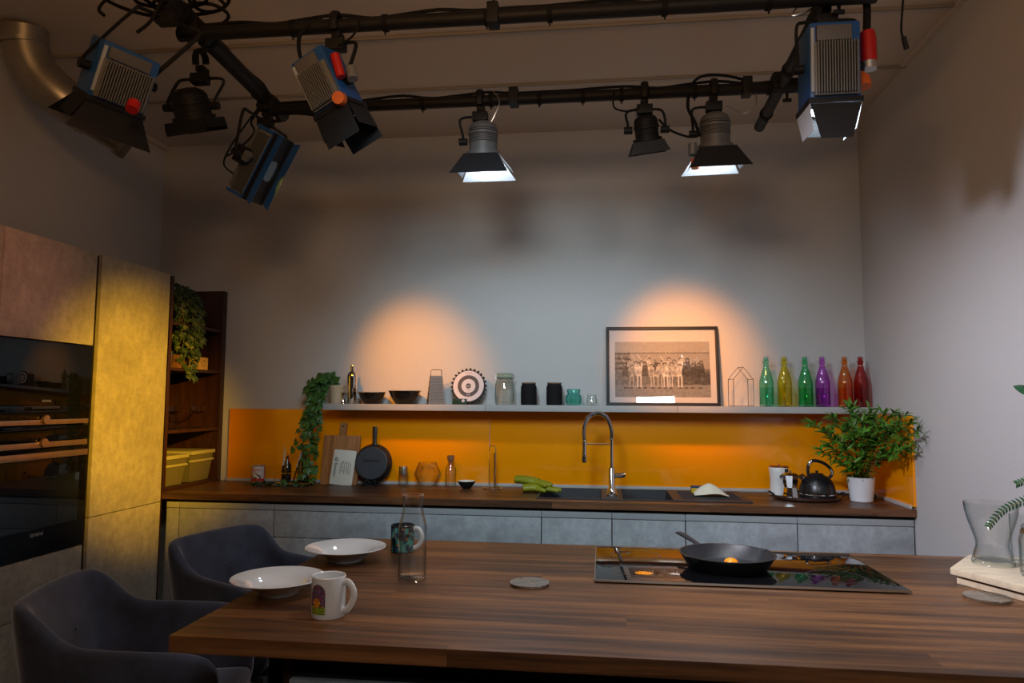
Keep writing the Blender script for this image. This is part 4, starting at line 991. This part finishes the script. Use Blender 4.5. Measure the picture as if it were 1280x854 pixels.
# framed photograph
FW, FH = .658, .478
t = thing('framed_photograph', 'black framed black-and-white group photograph leaning on the shelf', 'picture', (.362, 4.290, ZS), (-math.radians(8.2), 0, 0))
b = B(); f = .018
add_box(b, -FW/2, FW/2, 0, .022, 0, f, .0015); add_box(b, -FW/2, FW/2, 0, .022, FH-f, FH, .0015); add_box(b, -FW/2, -FW/2+f, 0, .022, f, FH-f, .0015); add_box(b, FW/2-f, FW/2, 0, .022, f, FH-f, .0015)
obj('frame', b, K('frame_black', (.008, .009, .011), .5, spec=.3), t)
b = B(); add_box(b, -FW/2+f, FW/2-f, .0105, .019, f, FH-f); obj('mat_board', b, K('mat_white', (.68, .66, .66), .7), t)
PWd, PHt = .555, .335
folk = []
R3 = random.Random(21)
for k in range(24):
    u = .12+k*.0345+R3.uniform(-.012, .012); back = k % 2; light = .14 < u < .70 and R3.random() < .8
    folk.append((u, (.645 if back else .565)+R3.uniform(-.035, .045), .0165+R3.uniform(0, .004), back, light, R3.uniform(.40, .78), R3.uniform(-.5, .5), R3.random()))
def group_photo(u, v):
    n = mnoise.noise(Vector((u*30, v*20, 1)))*.5+mnoise.noise(Vector((u*80, v*50, 4)))*.5
    g = .36 if v > .80 else .31
    if .785 < v < .80: g = .07
    if v < .80 and u < .16 and v > .25: g = (.20 if math.sin(v*70) > 0 else .07)+.10*n
    if v < .24: g = .24+.05*n
    if .22 <= v < .46: g = .10+.16*max(0, n)+.05*(1-u)
    asp = PWd/PHt
    for (cu, hv, r, back, light, tone, lean_, rr) in sorted(folk, key=lambda q: -q[3]):
        du = (u-cu)*asp-lean_*.12*(v-.4); dv = v-hv
        if back and v < .36: continue
        if not back and .17 < v < .40 and light and min(abs(du-.020-.02*rr), abs(du+.024)) < .010: g = tone*.9+.1*n
        if not back and v < .175 and abs(du) < .035 and v > .155: g = .03
        hw_ = .030+.030*min(1, max(0, hv-v)/.12)
        if .37 < v < hv-r*1.1 and abs(du) < hw_: g = (tone*(.75+n*.9) if light else .05+.14*max(0, n))
        if rr > .7 and abs((v-hv-.04)-abs(du)*1.5) < .012 and abs(du) < .075 and du*lean_ > 0: g = tone*.8
        if not back and abs(v-.44) < .03 and abs(du) < .05 and light: g = tone*(.55+.6*n)
        if du*du+(dv-.004)**2 < (r*1.75)**2: g = .03+.03*max(0, n)
        if du*du+(dv+.006)**2 < (r*1.15)**2: g = .42 if light else .26
    if u > .72 and .22 < v < .50: g = g*.5+.06*max(0, n)
    g = max(.01, min(.78, g+n*.08))
    return (g*1.02, g, g*.96)
paint_grid('print', 230, 140, lambda u, v: ((u-.5)*PWd, 0, v*PHt), group_photo, M_vc, t, (0, .0100, .052), (0, 0, 0))
b = B(); add_box(b, -FW/2+f-.001, FW/2-f+.001, .006, .0075, f-.001, FH-f+.001); obj('glazing', b, glass('picture_glazing', (.97, .97, .97), (.8, .8, .8)), t)
b = B(); add_box(b, -FW/2+.012, FW/2-.012, .0192, .0225, .012, FH-.012); obj('backing', b, K('backing_brown', (.14, .09, .05), .8), t)

# ------------------------------------------------------------------ inside the open shelving
def crate(x, y, w, h, label, m):
    t = thing('wooden_box', label, 'box', (x, y, 1.5985), group='small wooden boxes in the walnut shelving')
    b = B(); add_box(b, -.05, .05, -w/2, w/2, 0, .006); add_box(b, -.05, -.044, -w/2, w/2, .006, h); add_box(b, .044, .05, -w/2, w/2, .006, h); add_box(b, -.044, .044, -w/2, -w/2+.006, .006, h); add_box(b, -.044, .044, w/2-.006, w/2, .006, h)
    obj('box_body', b, m, t, smooth=0)
    b = B(); ring_line(b, 0, 0, .018, .0, .0015, 24); o = obj('ring_mark', b, M_ink, t); o.location = (.0505, 0, h*.5); o.rotation_euler = (0, PI/2, 0)
M_pine = K('pine', (.42, .26, .10), .6, var=.2, vscale=10, stretch=(1, 1, 8)); M_pined = K('stained_pine', (.16, .07, .03), .6, var=.2, vscale=10)
crate(-2.49, 4.165, .10, .075, 'pale wooden box with a round mark, right of the hanging ivy', M_pine)
crate(-2.49, 3.94, .09, .075, 'brown wooden box directly behind the hanging ivy tip', M_pined)
t = thing('clear_tumbler', 'small clear tumbler on the ivy shelf beside the cupboard side panel', 'glass', (-2.46, 3.83, 1.5985))
b = B(); add_lathe(b, [(0, .004), (.022, 0), (.028, .09), (.0265, .09), (.021, .006), (0, .006)], 28); obj('tumbler_body', b, M_glass, t)
def coupe(x, y, label):
    t = thing('coupe_glass', label, 'glass', (x, y, 1.2395), group='stemmed coupe glasses in the walnut shelving')
    b = B(); add_lathe(b, [(0, .003), (.034, 0), (.034, .002), (.006, .006), (.003, .012), (.003, .075), (.010, .085), (.040, .105), (.049, .132), (.048, .132), (.039, .107), (.009, .088), (0, .087)], 32); obj('glass_body', b, M_glass, t)
coupe(-2.47, 3.90, 'stemmed coupe glass, nearest the tall cupboard')
coupe(-2.53, 4.02, 'stemmed coupe glass, the middle one of three')
coupe(-2.47, 4.17, 'stemmed coupe glass, nearest the back wall')
M_box = glass('frosted_plastic', (.55, .52, .42), (.25, .22, .15), .3)
def storage_box(y0, y1, z, h, label):
    t = thing('storage_box', label, 'storage box', (-2.62, (y0+y1)/2, z), group='lidded plastic boxes at the foot of the walnut shelving'); w = (y1-y0)/2
    b = B(); A = [b.verts.new(p) for p in ((-.15, -w+.02, .002), (.16, -w+.02, .002), (.16, w-.02, .002), (-.15, w-.02, .002))]; D = [b.verts.new(p) for p in ((-.17, -w, h), (.18, -w, h), (.18, w, h), (-.17, w, h))]
    for i in range(4): b.faces.new((A[i], A[(i+1) % 4], D[(i+1) % 4], D[i]))
    b.faces.new(A[::-1]); obj('tub', b, K('milky_plastic', (.13, .12, .065), .35), t, smooth=0)
    b = B(); add_box(b, -.178, .190, -w-.008, w+.008, h, h+.022, .006); obj('lid', b, K('milky_lid_yellow_lit', (.36, .34, .16), .35), t)  # plastic yellowed in its colour for the yellow light on the boxes
    b = B(); add_box(b, .168, .184, -w-.004, w+.004, h-.045, h-.032, .003); obj('grip_band', b, K('milky_lid_yellow_lit', (.36, .34, .16), .35), t)
storage_box(3.815, 4.03, CZ+.0168, .155, 'milky plastic box with a lid, nearer the tall cupboard')
storage_box(4.07, 4.32, CZ+.0168, .165, 'milky plastic box with a lid, beside the orange wall')
# ------------------------------------------------------------------ lighting rig
PZ = 2.75
def pipe(p0, p1, label, r=.025, bands=()):
    t = thing('rig_pipe', label, 'pipe', p0, group='black scaffold pipes of the ceiling rig')
    d = Vector(p1)-Vector(p0); b = B(); add_tube(b, [(0, 0, 0), tuple(d)], r, 18); obj('tube', b, M_black, t)
    u = d.normalized()
    for f in bands:
        b = B(); q = d*f; add_tube(b, [tuple(q-u*.009), tuple(q+u*.009)], r+.005, 12); add_tube(b, [tuple(q), tuple(q+Vector((0, 0, -.042)))], .003, 6); obj('cable_tie', b, M_blackm, t)
    cb = B(); n = max(4, int(d.length/.12))
    add_tube(cb, [tuple(d*(i/n)+Vector((0, 0, r+.006+.006*math.sin(i*1.7)))+Vector((u.y, u.x, 0))*.010*math.sin(i*2.3)) for i in range(n+1)], .006, 6, smooth=3); obj('strapped_cable', cb, M_blackm, t)
    return t
pipe((-1.53, 2.36, PZ), (.90, 2.375, PZ), 'black rig pipe nearest the camera running across under the ceiling', bands=(.18, .32, .47, .56, .72, .86))
pipe((-1.50, 3.04, PZ-.005), (.88, 3.045, PZ-.005), 'black rig pipe farther back carrying the two glowing lamps', bands=(.12, .30, .43, .52, .60, .67, .80, .93))
pipe((-1.47, 1.9, PZ+.05), (-1.53, 3.22, PZ+.045), 'thick black rig pipe running back on the left side', .034, bands=(.3, .45, .8))
pipe((.762, 2.0, PZ+.05), (.762, 3.47, PZ-.012), 'short black rig pipe on the right ending past the crossbar', bands=(.62, .9))
def coupler(loc, label):
    t = thing('pipe_coupler', label, 'coupler', loc, group='pipe couplers'); b = B()
    add_box(b, -.04, .04, -.035, .035, -.03, .035, .008); add_tube(b, [(-.055, 0, .0), (.055, 0, .0)], .012, 10); add_tube(b, [(0, -.05, .03), (0, .05, .03)], .01, 10); obj('clamp_block', b, M_black, t)
    b = B(); add_tube(b, [(.03, .03, -.03), (.03, .03, -.06)], .006, 8); add_box(b, .012, .048, .024, .036, -.072, -.058, .003); obj('wing_nut', b, M_black, t)
coupler((-1.485, 2.365, PZ+.02), 'black pipe coupler where the near crossbar meets the left pipe')
coupler((-1.515, 3.04, PZ+.02), 'black pipe coupler where the far crossbar meets the left pipe')
coupler((.762, 2.372, PZ+.03), 'black pipe coupler above the large blue lamp')
coupler((.762, 3.045, PZ+.015), 'black pipe coupler where the far crossbar meets the right pipe')
for k, (x, y) in enumerate(((-.365, 2.362), (.62, 3.045), (-.375, 3.04))):
    t = thing('ceiling_hanger', ['black ceiling hanger holding the near crossbar at mid-span', 'black bracket on the far crossbar beside the right glowing lamp', 'black bracket on the far crossbar beside the left glowing lamp'][k], 'hanger', (x, y, PZ))
    if k == 0: b = B(); add_tube(b, [(0, 0, .02), (0, 0, H-PZ)], .004, 8); obj('rod', b, M_black, t)
    b = B(); add_box(b, -.02, .02, -.032, .032, -.035, .04, .006); obj('bracket', b, M_black, t)

M_lens = mat('lit_lens', (.9, .95, 1), .3, emit=(.75, .88, 1), estr=40.)
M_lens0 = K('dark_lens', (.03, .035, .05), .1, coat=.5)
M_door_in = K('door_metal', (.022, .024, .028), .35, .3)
M_door_lit = K('door_metal_lit', (.62, .66, .70), .4, .3)  # same door metal coloured pale, so leaves in the beam look lit
def lamp(nm, label, clamp, centre, d, body, r, L, doors, blade=.12, flare=45, ref=(0, -1, 0), group=None, yoke=True, mbody=None, mdoor=None, lit=False, plug=None, handle=True, flares=None, yside=None, fan=None, ddoor=None, bscale=None):
    """A stage lamp: head with lens and four barn doors, hung by a yoke from a pipe clamp."""
    t = thing(nm, label, 'lamp', clamp, group=group)
    c = Vector(centre)-Vector(clamp); z = -Vector(d).normalized(); y = Vector(ref)*-1; y = (y-z*y.dot(z)).normalized(); x = y.cross(z)
    M = Matrix.Identity(4)
    for i in range(3): M[i][0] = x[i]; M[i][1] = y[i]; M[i][2] = z[i]; M[i][3] = c[i]
    mbody = mbody or M_fgrey; mdoor = mdoor or M_black
    if body == 'cyl':
        b = B(); add_lathe(b, [(0, L*.5+r*.35), (r*.5, L*.5+r*.30), (r*.85, L*.5+r*.1), (r, L*.5-r*.15), (r, L*.5-.03), (r+.004, L*.5-.032), (r+.004, L*.5-.042), (r, L*.5-.044), (r, -L*.35), (r+.012, -L*.37), (r+.012, -L*.5), (r*.95, -L*.5), (r*.9, -L*.38), (r*.86, L*.3), (0, L*.32)], 32, M=M); h = obj('housing', b, mbody, t)
        b = B()
        for k in range(8): zz = L*.34-k*.008; add_lathe(b, [(r+.0004, zz), (r+.002, zz+.0015), (r+.0004, zz+.003)], 24, M=M)
        obj('cooling_slots', b, M_dark, h)
        b = B(); add_lathe(b, [(r*.80, -L*.5-.003), (r+.008, -L*.5-.003), (r+.008, -L*.5+.004), (r*.80, -L*.5+.004)], 32, M=M); obj('lens_ring', b, M_black, t)
        hw = r+.012; hd = r+.012; zb = -L*.5
    else:
        w, dd = r
        b = B(); add_box(b, -w/2, w/2, -dd/2, dd/2, -L/2, L/2, .010, M=M); h = obj('housing', b, mbody, t)
        b = B(); add_box(b, -w/2+.012, w/2-.008, -dd/2-.014, -dd/2+.002, -L/2+.006, L*.22, .003, M=M)
        nf = int((w-.03)/.0085)
        for k in range(nf): xx = -w/2+.018+k*.0085; add_box(b, xx, xx+.0028, -dd/2-.030, -dd/2-.012, -L/2+.010, L*.21, 0, M=M)
        obj('cooling_fins', b, M_fgrey2, h)
        b = B(); add_box(b, -w/2+.02, w/2-.03, -dd/2-.012, -dd/2+.002, L*.24, L*.44, .004, M=M); obj('rear_panel', b, M_fgrey, h)
        b = B(); add_box(b, -w/2+.003, -w/2+.014, -dd/2-.006, -dd/2+.002, -L/2+.02, L*.42, .002, M=M); obj('label_strip', b, K('pale_strip', (.40, .46, .52), .5), h)
        b = B(); add_box(b, -w/2-.006, w/2+.006, -dd/2-.006, dd/2+.006, -L/2-.016, -L/2+.002, .004, M=M); obj('front_collar', b, M_black, t)
        hw, hd = w/2, dd/2; zb = -L/2-.016
    if lit is not None:
        b = B(); rr = min(hw, hd)*.78; add_lathe(b, [(0, zb+.006), (rr*.6, zb+.010), (rr, zb+.018), (rr, zb+.022), (0, zb+.022)] if body == 'cyl' else [(0, zb-.004), (rr, zb-.002), (rr, zb), (0, zb)], 32, M=M); obj('lens', b, M_lens if lit else M_lens0, t)
    fl = flares or (flare,)*4
    for k in range(4):
        if k not in doors: continue
        # k: 0 = towards ref(front, -y local) 1 = +x, 2 = back (+y), 3 = -x
        hh, ww = (hd, hw) if k in (0, 2) else (hw, hd)
        a = math.radians(fl[k]); bl = blade*(1 if k in (0, 2) else .72)*(bscale or {}).get(k, 1); fn = (blade*.45 if k in (0, 2) else -blade*.12) if fan is None else fan[k % 2]*blade
        b = B(); o = [(-ww, 0), (ww, 0), (ww+fn, -bl), (-ww-fn, -bl)]
        D = Matrix.Rotation((0, PI/2, PI, -PI/2)[k], 4, 'Z') @ Matrix.Translation((0, -hh-.002, zb-.002)) @ Matrix.Rotation(-a, 4, 'X') @ XZ
        add_prism(b, o, -.0008, .0008, M=M @ D); obj('barn_door', b, (ddoor or {}).get(k, mdoor), t, smooth=0)
    if yoke:
        yz = 0.0; hw2 = hw+.018
        b = B(); top = Vector((0, 0, -.075)) if (c.z < -.12) else Vector((0, 0, -.04))
        xs = x if abs(x.z) < .8 else y
        xs = Vector((xs.x, xs.y, 0)).normalized()
        sides = (-1, 1) if yside is None else (yside,)
        for s in sides:
            pv = c+xs*s*hw2
            add_tube(b, [top, top+xs*s*hw2*.75, top+xs*s*hw2*1.0+Vector((0, 0, -.018)), pv+Vector((0, 0, .03)), pv], .008, 8, smooth=4, flat=.7)
        obj('yoke', b, M_black, t)
        for s in sides: b = B(); pv = c+xs*s*(hw2); add_tube(b, [pv-xs*s*.02, pv+xs*s*.016], .016, 12); obj('knob', b, M_black, t)
        b = B(); add_box(b, -.034, .034, -.022, .022, -.095, -.055, .005); add_tube(b, [(0, 0, -.02), (0, 0, -.07)], .010, 10); obj('spigot_block', b, M_black, t)
    b = B(); add_tube(b, [(0, -.034, -.03), (0, -.040, .0), (0, -.028, .032), (0, .0, .042), (0, .028, .032), (0, .036, .005)], .007, 8, smooth=4, flat=2.2); add_box(b, -.016, .016, -.012, .04, -.045, -.020, .004); obj('hook_clamp', b, M_black, t)
    return t, Matrix.Translation(clamp) @ M
A = 'studio lamps on the ceiling rig'
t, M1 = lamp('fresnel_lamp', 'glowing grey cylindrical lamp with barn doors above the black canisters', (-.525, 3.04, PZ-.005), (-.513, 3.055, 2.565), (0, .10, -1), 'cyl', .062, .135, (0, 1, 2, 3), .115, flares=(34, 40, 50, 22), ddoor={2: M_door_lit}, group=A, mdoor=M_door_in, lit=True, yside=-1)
b = B(); add_tube(b, [(.06, -.02, .03), (.09, -.03, -.02), (.07, -.03, -.08), (.045, -.02, -.12)], .0025, 6, smooth=5); obj('safety_cable', b, M_steel, t)
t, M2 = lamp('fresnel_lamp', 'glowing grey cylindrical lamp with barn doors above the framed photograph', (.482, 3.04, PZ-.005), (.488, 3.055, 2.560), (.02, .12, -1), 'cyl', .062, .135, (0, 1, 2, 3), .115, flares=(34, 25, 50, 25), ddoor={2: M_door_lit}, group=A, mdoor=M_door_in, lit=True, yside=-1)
b = B(); add_tube(b, [(.05, -.02, -.08), (.09, -.03, -.11), (.12, -.03, -.12), (.17, -.02, -.08), (.17, .0, -.01)], .0025, 6, smooth=5); obj('safety_cable', b, M_steel, t)
b = B(); add_tube(b, [(-.10, 0, .0), (-.11, -.02, -.08), (-.08, -.02, -.15), (-.06, 0, -.20)], .007, 8, smooth=5); add_tube(b, [(-.12, .02, .0), (-.06, -.02, .05), (.03, -.02, .055), (.14, 0, .035)], .006, 8, smooth=5); obj('power_cable', b, M_blackm, t)
b = B(); add_tube(b, [(-.092, -.01, -.235), (-.092, -.01, -.285)], .018, 12); obj('plug', b, M_fgrey2, t)
b = B(); add_tube(b, [(-.083, -.015, -.305), (-.083, -.015, -.345)], .017, 12); obj('adjuster_knob', b, M_oran, t)
# small black lamp near photograph
t, M7 = lamp('spot_lamp', 'small black barn-door lamp hanging left of the right glowing lamp', (.192, 3.04, PZ-.005), (.200, 3.05, 2.585), (.12, .30, -1), 'cyl', .050, .095, (0, 1, 2, 3), .05, 8, group=A, mbody=M_black, lit=False)
b = B(); add_tube(b, [(-.13, -.02, .0), (-.13, -.03, -.07), (-.07, -.03, -.09), (-.02, -.02, -.07)], .004, 6, smooth=5); add_tube(b, [(.06, 0, -.12), (.11, 0, -.17), (.18, 0, -.20), (.22, 0, -.20)], .005, 6, smooth=5); obj('power_cable', b, M_blackm, t)
# small left par
t, _ = lamp('spot_lamp', 'small black can lamp hanging from the left rig pipe', (-1.600, 2.62, PZ+.03), (-1.645, 2.64, 2.60), (.10, .45, -1), 'cyl', .072, .10, (0, 1, 2, 3), .05, 5, fan=(.05, .05), group=A, mbody=M_black, lit=False)
# big blue lamps
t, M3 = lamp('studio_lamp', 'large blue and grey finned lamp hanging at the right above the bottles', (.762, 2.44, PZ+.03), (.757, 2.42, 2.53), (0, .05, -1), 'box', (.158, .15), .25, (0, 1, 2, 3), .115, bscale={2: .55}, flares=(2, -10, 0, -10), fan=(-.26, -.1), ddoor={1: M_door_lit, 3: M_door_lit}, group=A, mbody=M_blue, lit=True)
b = B(); add_tube(b, [(.02, -.02, .0), (.07, -.03, .02), (.118, -.03, -.02), (.122, -.02, -.12), (.122, -.02, -.135)], .012, 10, smooth=5); obj('power_cable', b, M_blackm, t)
b = B(); add_tube(b, [(.122, -.02, -.13), (.124, -.02, -.15), (.124, -.02, -.235)], [.022, .026, .026], 16); obj('red_connector', b, M_red, t)
b = B(); add_tube(b, [(.124, -.02, -.235), (.124, -.02, -.26)], [.024, .024], 16); obj('connector_collar', b, M_alu, t)
b = B(); add_tube(b, [(.085, -.03, -.285), (.097, -.04, -.30), (.097, -.045, -.33)], [.018, .022, .024], 16, smooth=2); obj('adjuster_knob', b, M_oran, t)
b = B(); add_tube(b, [(-.02, -.02, .0), (-.09, -.04, -.03), (-.12, -.04, -.07), (-.07, -.04, -.055), (-.02, -.03, -.02)], .004, 6, smooth=5, closed=True); obj('safety_cable', b, M_steel, t)
t, M4 = lamp('studio_lamp', 'large tilted blue and silver finned lamp hanging at the upper left', (-1.475, 2.20, PZ+.045), (-1.655, 2.215, 2.535), (-.42, .18, -.88), 'box', (.185, .14), .19, (0, 1, 2, 3), .10, flares=(20, 8, 30, 20), ref=(1, -.62, 0), group=A, mbody=M_blue, lit=False)
b = B(); add_tube(b, [(0, 0, .03), (-.06, -.04, .06), (-.17, -.03, .02), (-.24, -.02, -.03), (-.22, -.02, -.06)], .006, 6, smooth=5); add_tube(b, [(0, -.03, -.02), (-.03, -.04, -.10), (-.08, -.04, -.14)], .006, 6, smooth=5); obj('power_cable', b, M_blackm, t)
b = B(); add_tube(b, [(-.055, -.07, -.40), (-.052, -.085, -.43)], .020, 14); obj('adjuster_knob', b, M_red, t)
t, M5 = lamp('studio_lamp', 'grey finned blue lamp with an orange knob and black barn doors, left of centre', (-.930, 2.36, PZ), (-.945, 2.33, 2.52), (.42, .12, -.90), 'box', (.135, .13), .20, (0, 1, 2, 3), .11, flares=(4, 4, 12, 4), fan=(.0, 0), ref=(-.25, -1, -.1), group=A, mbody=M_blue, lit=False)
b = B(); add_tube(b, [(-.06, 0, .03), (-.12, -.03, -.04), (-.12, -.03, -.12), (-.08, -.05, -.17)], .007, 8, smooth=5); add_tube(b, [(.05, 0, .03), (.09, -.02, .0), (.07, -.03, -.06), (.02, -.03, -.09)], .004, 6, smooth=5); obj('power_cable', b, M_blackm, t)
b = B(); add_tube(b, [(.060, -.10, -.318), (.060, -.125, -.322)], [.024, .021], 16); obj('adjuster_knob', b, M_oran, t)
b = B(); add_tube(b, [(.035, -.10, -.16), (.06, -.10, -.24)], .016, 10); obj('red_handle', b, M_red, t)
b = B(); add_tube(b, [(.085, -.08, -.20), (.098, -.09, -.245)], .018, 12); obj('plug', b, M_fgrey2, t)
t, M6 = lamp('soft_light', 'blue framed softlight tilted sideways at the far end of the left pipe', (-1.535, 3.06, PZ+.02), (-1.565, 3.07, 2.50), (.84, -.05, -.50), 'box', (.32, .13), .10, (0, 2), .03, 8, ref=(.1, -1, -.2), group=A, mbody=M_fgrey, mdoor=M_blue, lit=False)
M6w = M6; M6 = Matrix.Translation(t.location).inverted() @ M6
b = B()
for a in ((-.16, -.16), (.16, .16)): add_box(b, a[0]-.008, a[1]+.008, -.078, .078, -.045, .045, .006, M=M6)
add_box(b, -.14, .14, -.078, -.066, -.048, -.030, .003, M=M6); obj('blue_frame', b, M_blue, t)
b = B(); add_box(b, -.03, .05, -.13, -.08, .0, .05, .006, M=M6); obj('ballast_box', b, M_black, t)
b = B(); add_tube(b, [M6 @ Vector((.0, -.12, -.005)), M6 @ Vector((.03, -.13, -.02))], .020, 12); obj('plug', b, M_fgrey2, t)
b = B(); add_tube(b, [(0, -.02, 0), (-.05, -.04, -.08), (-.03, -.05, -.14), (-.10, -.06, -.22), (-.16, -.06, -.25)], .005, 6, smooth=5); add_tube(b, [(-.02, -.02, 0), (-.08, -.04, -.10), (-.14, -.05, -.2), (-.17, -.05, -.28), (-.12, -.05, -.33)], .004, 6, smooth=5); obj('power_cable', b, M_blackm, t)
# loose cable bundles over the left coupler
t = thing('cable_bundle', 'tangled black cables looped over the upper left rig corner', 'cables', (-1.48, 2.30, PZ+.04)); b = B()
R4 = random.Random(5)
for k in range(7):
    cx, cy, cz = R4.uniform(-.16, .10), R4.uniform(-.10, .08), R4.uniform(.02, .07); rr = R4.uniform(.05, .10)
    add_tube(b, [(cx+rr*math.cos(a*PI/4)*1.3, cy+rr*math.sin(a*PI/4), cz+.02*math.sin(a+k)) for a in range(8)], .0065, 6, smooth=4, closed=True)
obj('cable_loops', b, M_blackm, t)
t = thing('cable_bundle', 'black cables coiled around the far left rig corner', 'cables', (-1.42, 3.04, PZ+.01)); b = B()
for k in range(4):
    cx, cz = .03+k*.04, .005; rr = .05+.01*k
    add_tube(b, [(cx+rr*math.cos(a*PI/4)*1.2, .03*math.sin(a*PI/4), cz-.02+rr*.55*math.sin(a*PI/4)) for a in range(8)], .006, 6, smooth=4, closed=True)
obj('cable_loops', b, M_blackm, t)
t = thing('hanging_microphone_cord', 'thin black cord with a connector dangling from the ceiling at the right', 'cord', (1.02, 2.42, H))
b = B(); add_tube(b, [(0, 0, 0), (-.012, -.01, -.25), (-.030, -.02, -.40), (-.036, -.02, -.47), (-.030, -.02, -.50)], .0035, 8, smooth=6); obj('cord', b, M_blackm, t)
b = B(); add_tube(b, [(-.030, -.02, -.495), (-.022, -.02, -.535)], .008, 10); obj('connector', b, M_black, t)

# duct
t = thing('ventilation_duct', 'galvanised ventilation duct with elbow under the ceiling at the far left', 'duct', (-2.62, 2.86, H))
P0 = [(0, 0, -.001), (.0, .02, -.10), (.035, .06, -.20), (.12, .12, -.29), (.20, .21, -.345)]
b = B(); add_tube(b, P0, .098, 32, smooth=6); obj('elbow', b, M_duct, t)
b = B(); add_tube(b, [(.19, .20, -.34), (.31, .34, -.42)], .088, 32); obj('straight_pipe', b, M_duct, t)
for q0, q1, rr in (((0, 0, -.055), (.001, .005, -.075), .103), ((.185, .19, -.335), (.20, .21, -.345), .103), ((.285, .31, -.405), (.300, .33, -.415), .095)):
    b = B(); add_tube(b, [q0, q1], rr, 32); obj('joint_band', b, M_duct, t)
b = B(); add_tube(b, [(.299, .328, -.4135), (.318, .349, -.4265)], .096, 32); obj('end_cap', b, M_fgrey2, t)

# ------------------------------------------------------------------ camera
cd = bpy.data.cameras.new('camera'); cam = bpy.data.objects.new('camera', cd); C.objects.link(cam)
cd.sensor_fit = 'HORIZONTAL'; cd.sensor_width = 36; cd.lens = 36*895.946/1280; cd.clip_start = .05
Rv = Vector((.99243921, .12258652, .00607927)); Uv = Vector((.00407713, -.08243022, .9965885)); Dv = Vector((-.12266943, .98902872, .08230679))
mw = Matrix.Identity(4)
for i in range(3): mw[i][0] = Rv[i]; mw[i][1] = Uv[i]; mw[i][2] = -Dv[i]
mw[2][3] = 1.4191
cam.matrix_world = mw; sc.camera = cam

# ------------------------------------------------------------------ lights
def spot(name, loc, target, power, col, angle, blend=.6, rad=.05):
    l = bpy.data.lights.new(name, 'SPOT'); l.energy = power; l.color = col; l.spot_size = math.radians(angle); l.spot_blend = blend; l.shadow_soft_size = rad
    o = bpy.data.objects.new(name, l); C.objects.link(o); o.location = loc
    o.rotation_euler = (Vector(target)-Vector(loc)).to_track_quat('-Z', 'Y').to_euler(); return o
def area(name, loc, target, power, col, sx, sy, spread=180):
    l = bpy.data.lights.new(name, 'AREA'); l.shape = 'RECTANGLE'; l.size = sx; l.size_y = sy; l.energy = power; l.color = col; l.spread = math.radians(spread)
    o = bpy.data.objects.new(name, l); C.objects.link(o); o.location = loc
    o.rotation_euler = (Vector(target)-Vector(loc)).to_track_quat('-Z', 'Y').to_euler(); return o
cool = (.78, .88, 1); amber = (1, .33, .0); yel = (1, .50, .0)
# the two burning lamps of the far crossbar, at their lenses
spot('lamp_beam_left', M1 @ Vector((0, 0, -.078)), (-.50, 3.75, .9), 11, cool, 165, .3, .04)
spot('lamp_beam_right', M2 @ Vector((0, 0, -.078)), (.52, 3.75, .9), 11, cool, 165, .3, .04)
spot('lamp_beam_blue', M3 @ Vector((0, 0, -.15)), (.757, 2.6, 1.0), 3, cool, 80, .6, .05)
spot('island_fill', (.25, 1.98, 2.72), (.25, 2.12, .9), 58, (.86, .92, 1), 84, .8, .10)  # unseen overhead fill added to brighten the island top
# rig lamps just out of the picture, hung low in front of the near crossbar
spot('key_lamp_back_wall', (-.45, 1.50, 2.42), (-.25, 4.39, 1.06), 124, (.56, .84, 1), 72, .9, .22)
spot('key_lamp_right_wall', (-.6, 1.45, 2.42), (1.53, 2.9, .95), 200, (.86, .86, 1), 64, .95, .08)
spot('gelled_lamp_amber_left', M6w @ Vector((0, 0, -.13)), (-1.14, 4.39, 1.60), 140, amber, 38, 1., .08)
spot('gelled_lamp_amber_right', M7 @ Vector((0, 0, -.115)), (.50, 4.39, 1.66), 205, (1, .31, .0), 38, 1., .08)
spot('gelled_lamp_yellow', (1.3, 1.2, 2.42), (-2.42, 3.56, 1.34), 1750, yel, 20, 1., .04)
spot('gelled_lamp_pink', (.6, .2, 2.5), (-2.42, 2.66, 1.93), 170, (1, .30, .18), 12, 1., .04)
area('soft_panel', (.74, -1.12, 2.90), (.3, 2.4, 1.0), 5, (.95, .95, .92), .5, .35, 80)
area('warm_fill', (-.5, .15, 2.45), (-.5, .5, 3.1), 24, (1, .50, .18), .6, .6)  # unseen fill added to warm the ceiling and the dark parts of the walls

w = bpy.data.worlds.new('w'); sc.world = w; w.use_nodes = True; w.node_tree.nodes['Background'].inputs[0].default_value = (.02, .02, .022, 1); w.node_tree.nodes['Background'].inputs[1].default_value = 0.
vs = sc.view_settings; vs.view_transform = 'Standard'; vs.look = 'None'; vs.exposure = 0; vs.gamma = 1; vs.use_curve_mapping = False
sc.cycles.use_denoising = True; sc.cycles.max_bounces = 8; sc.cycles.diffuse_bounces = 4; sc.cycles.transparent_max_bounces = 24; sc.cycles.glossy_bounces = 4
sc.cycles.caustics_reflective = False; sc.cycles.caustics_refractive = False; sc.cycles.sample_clamp_indirect = 4
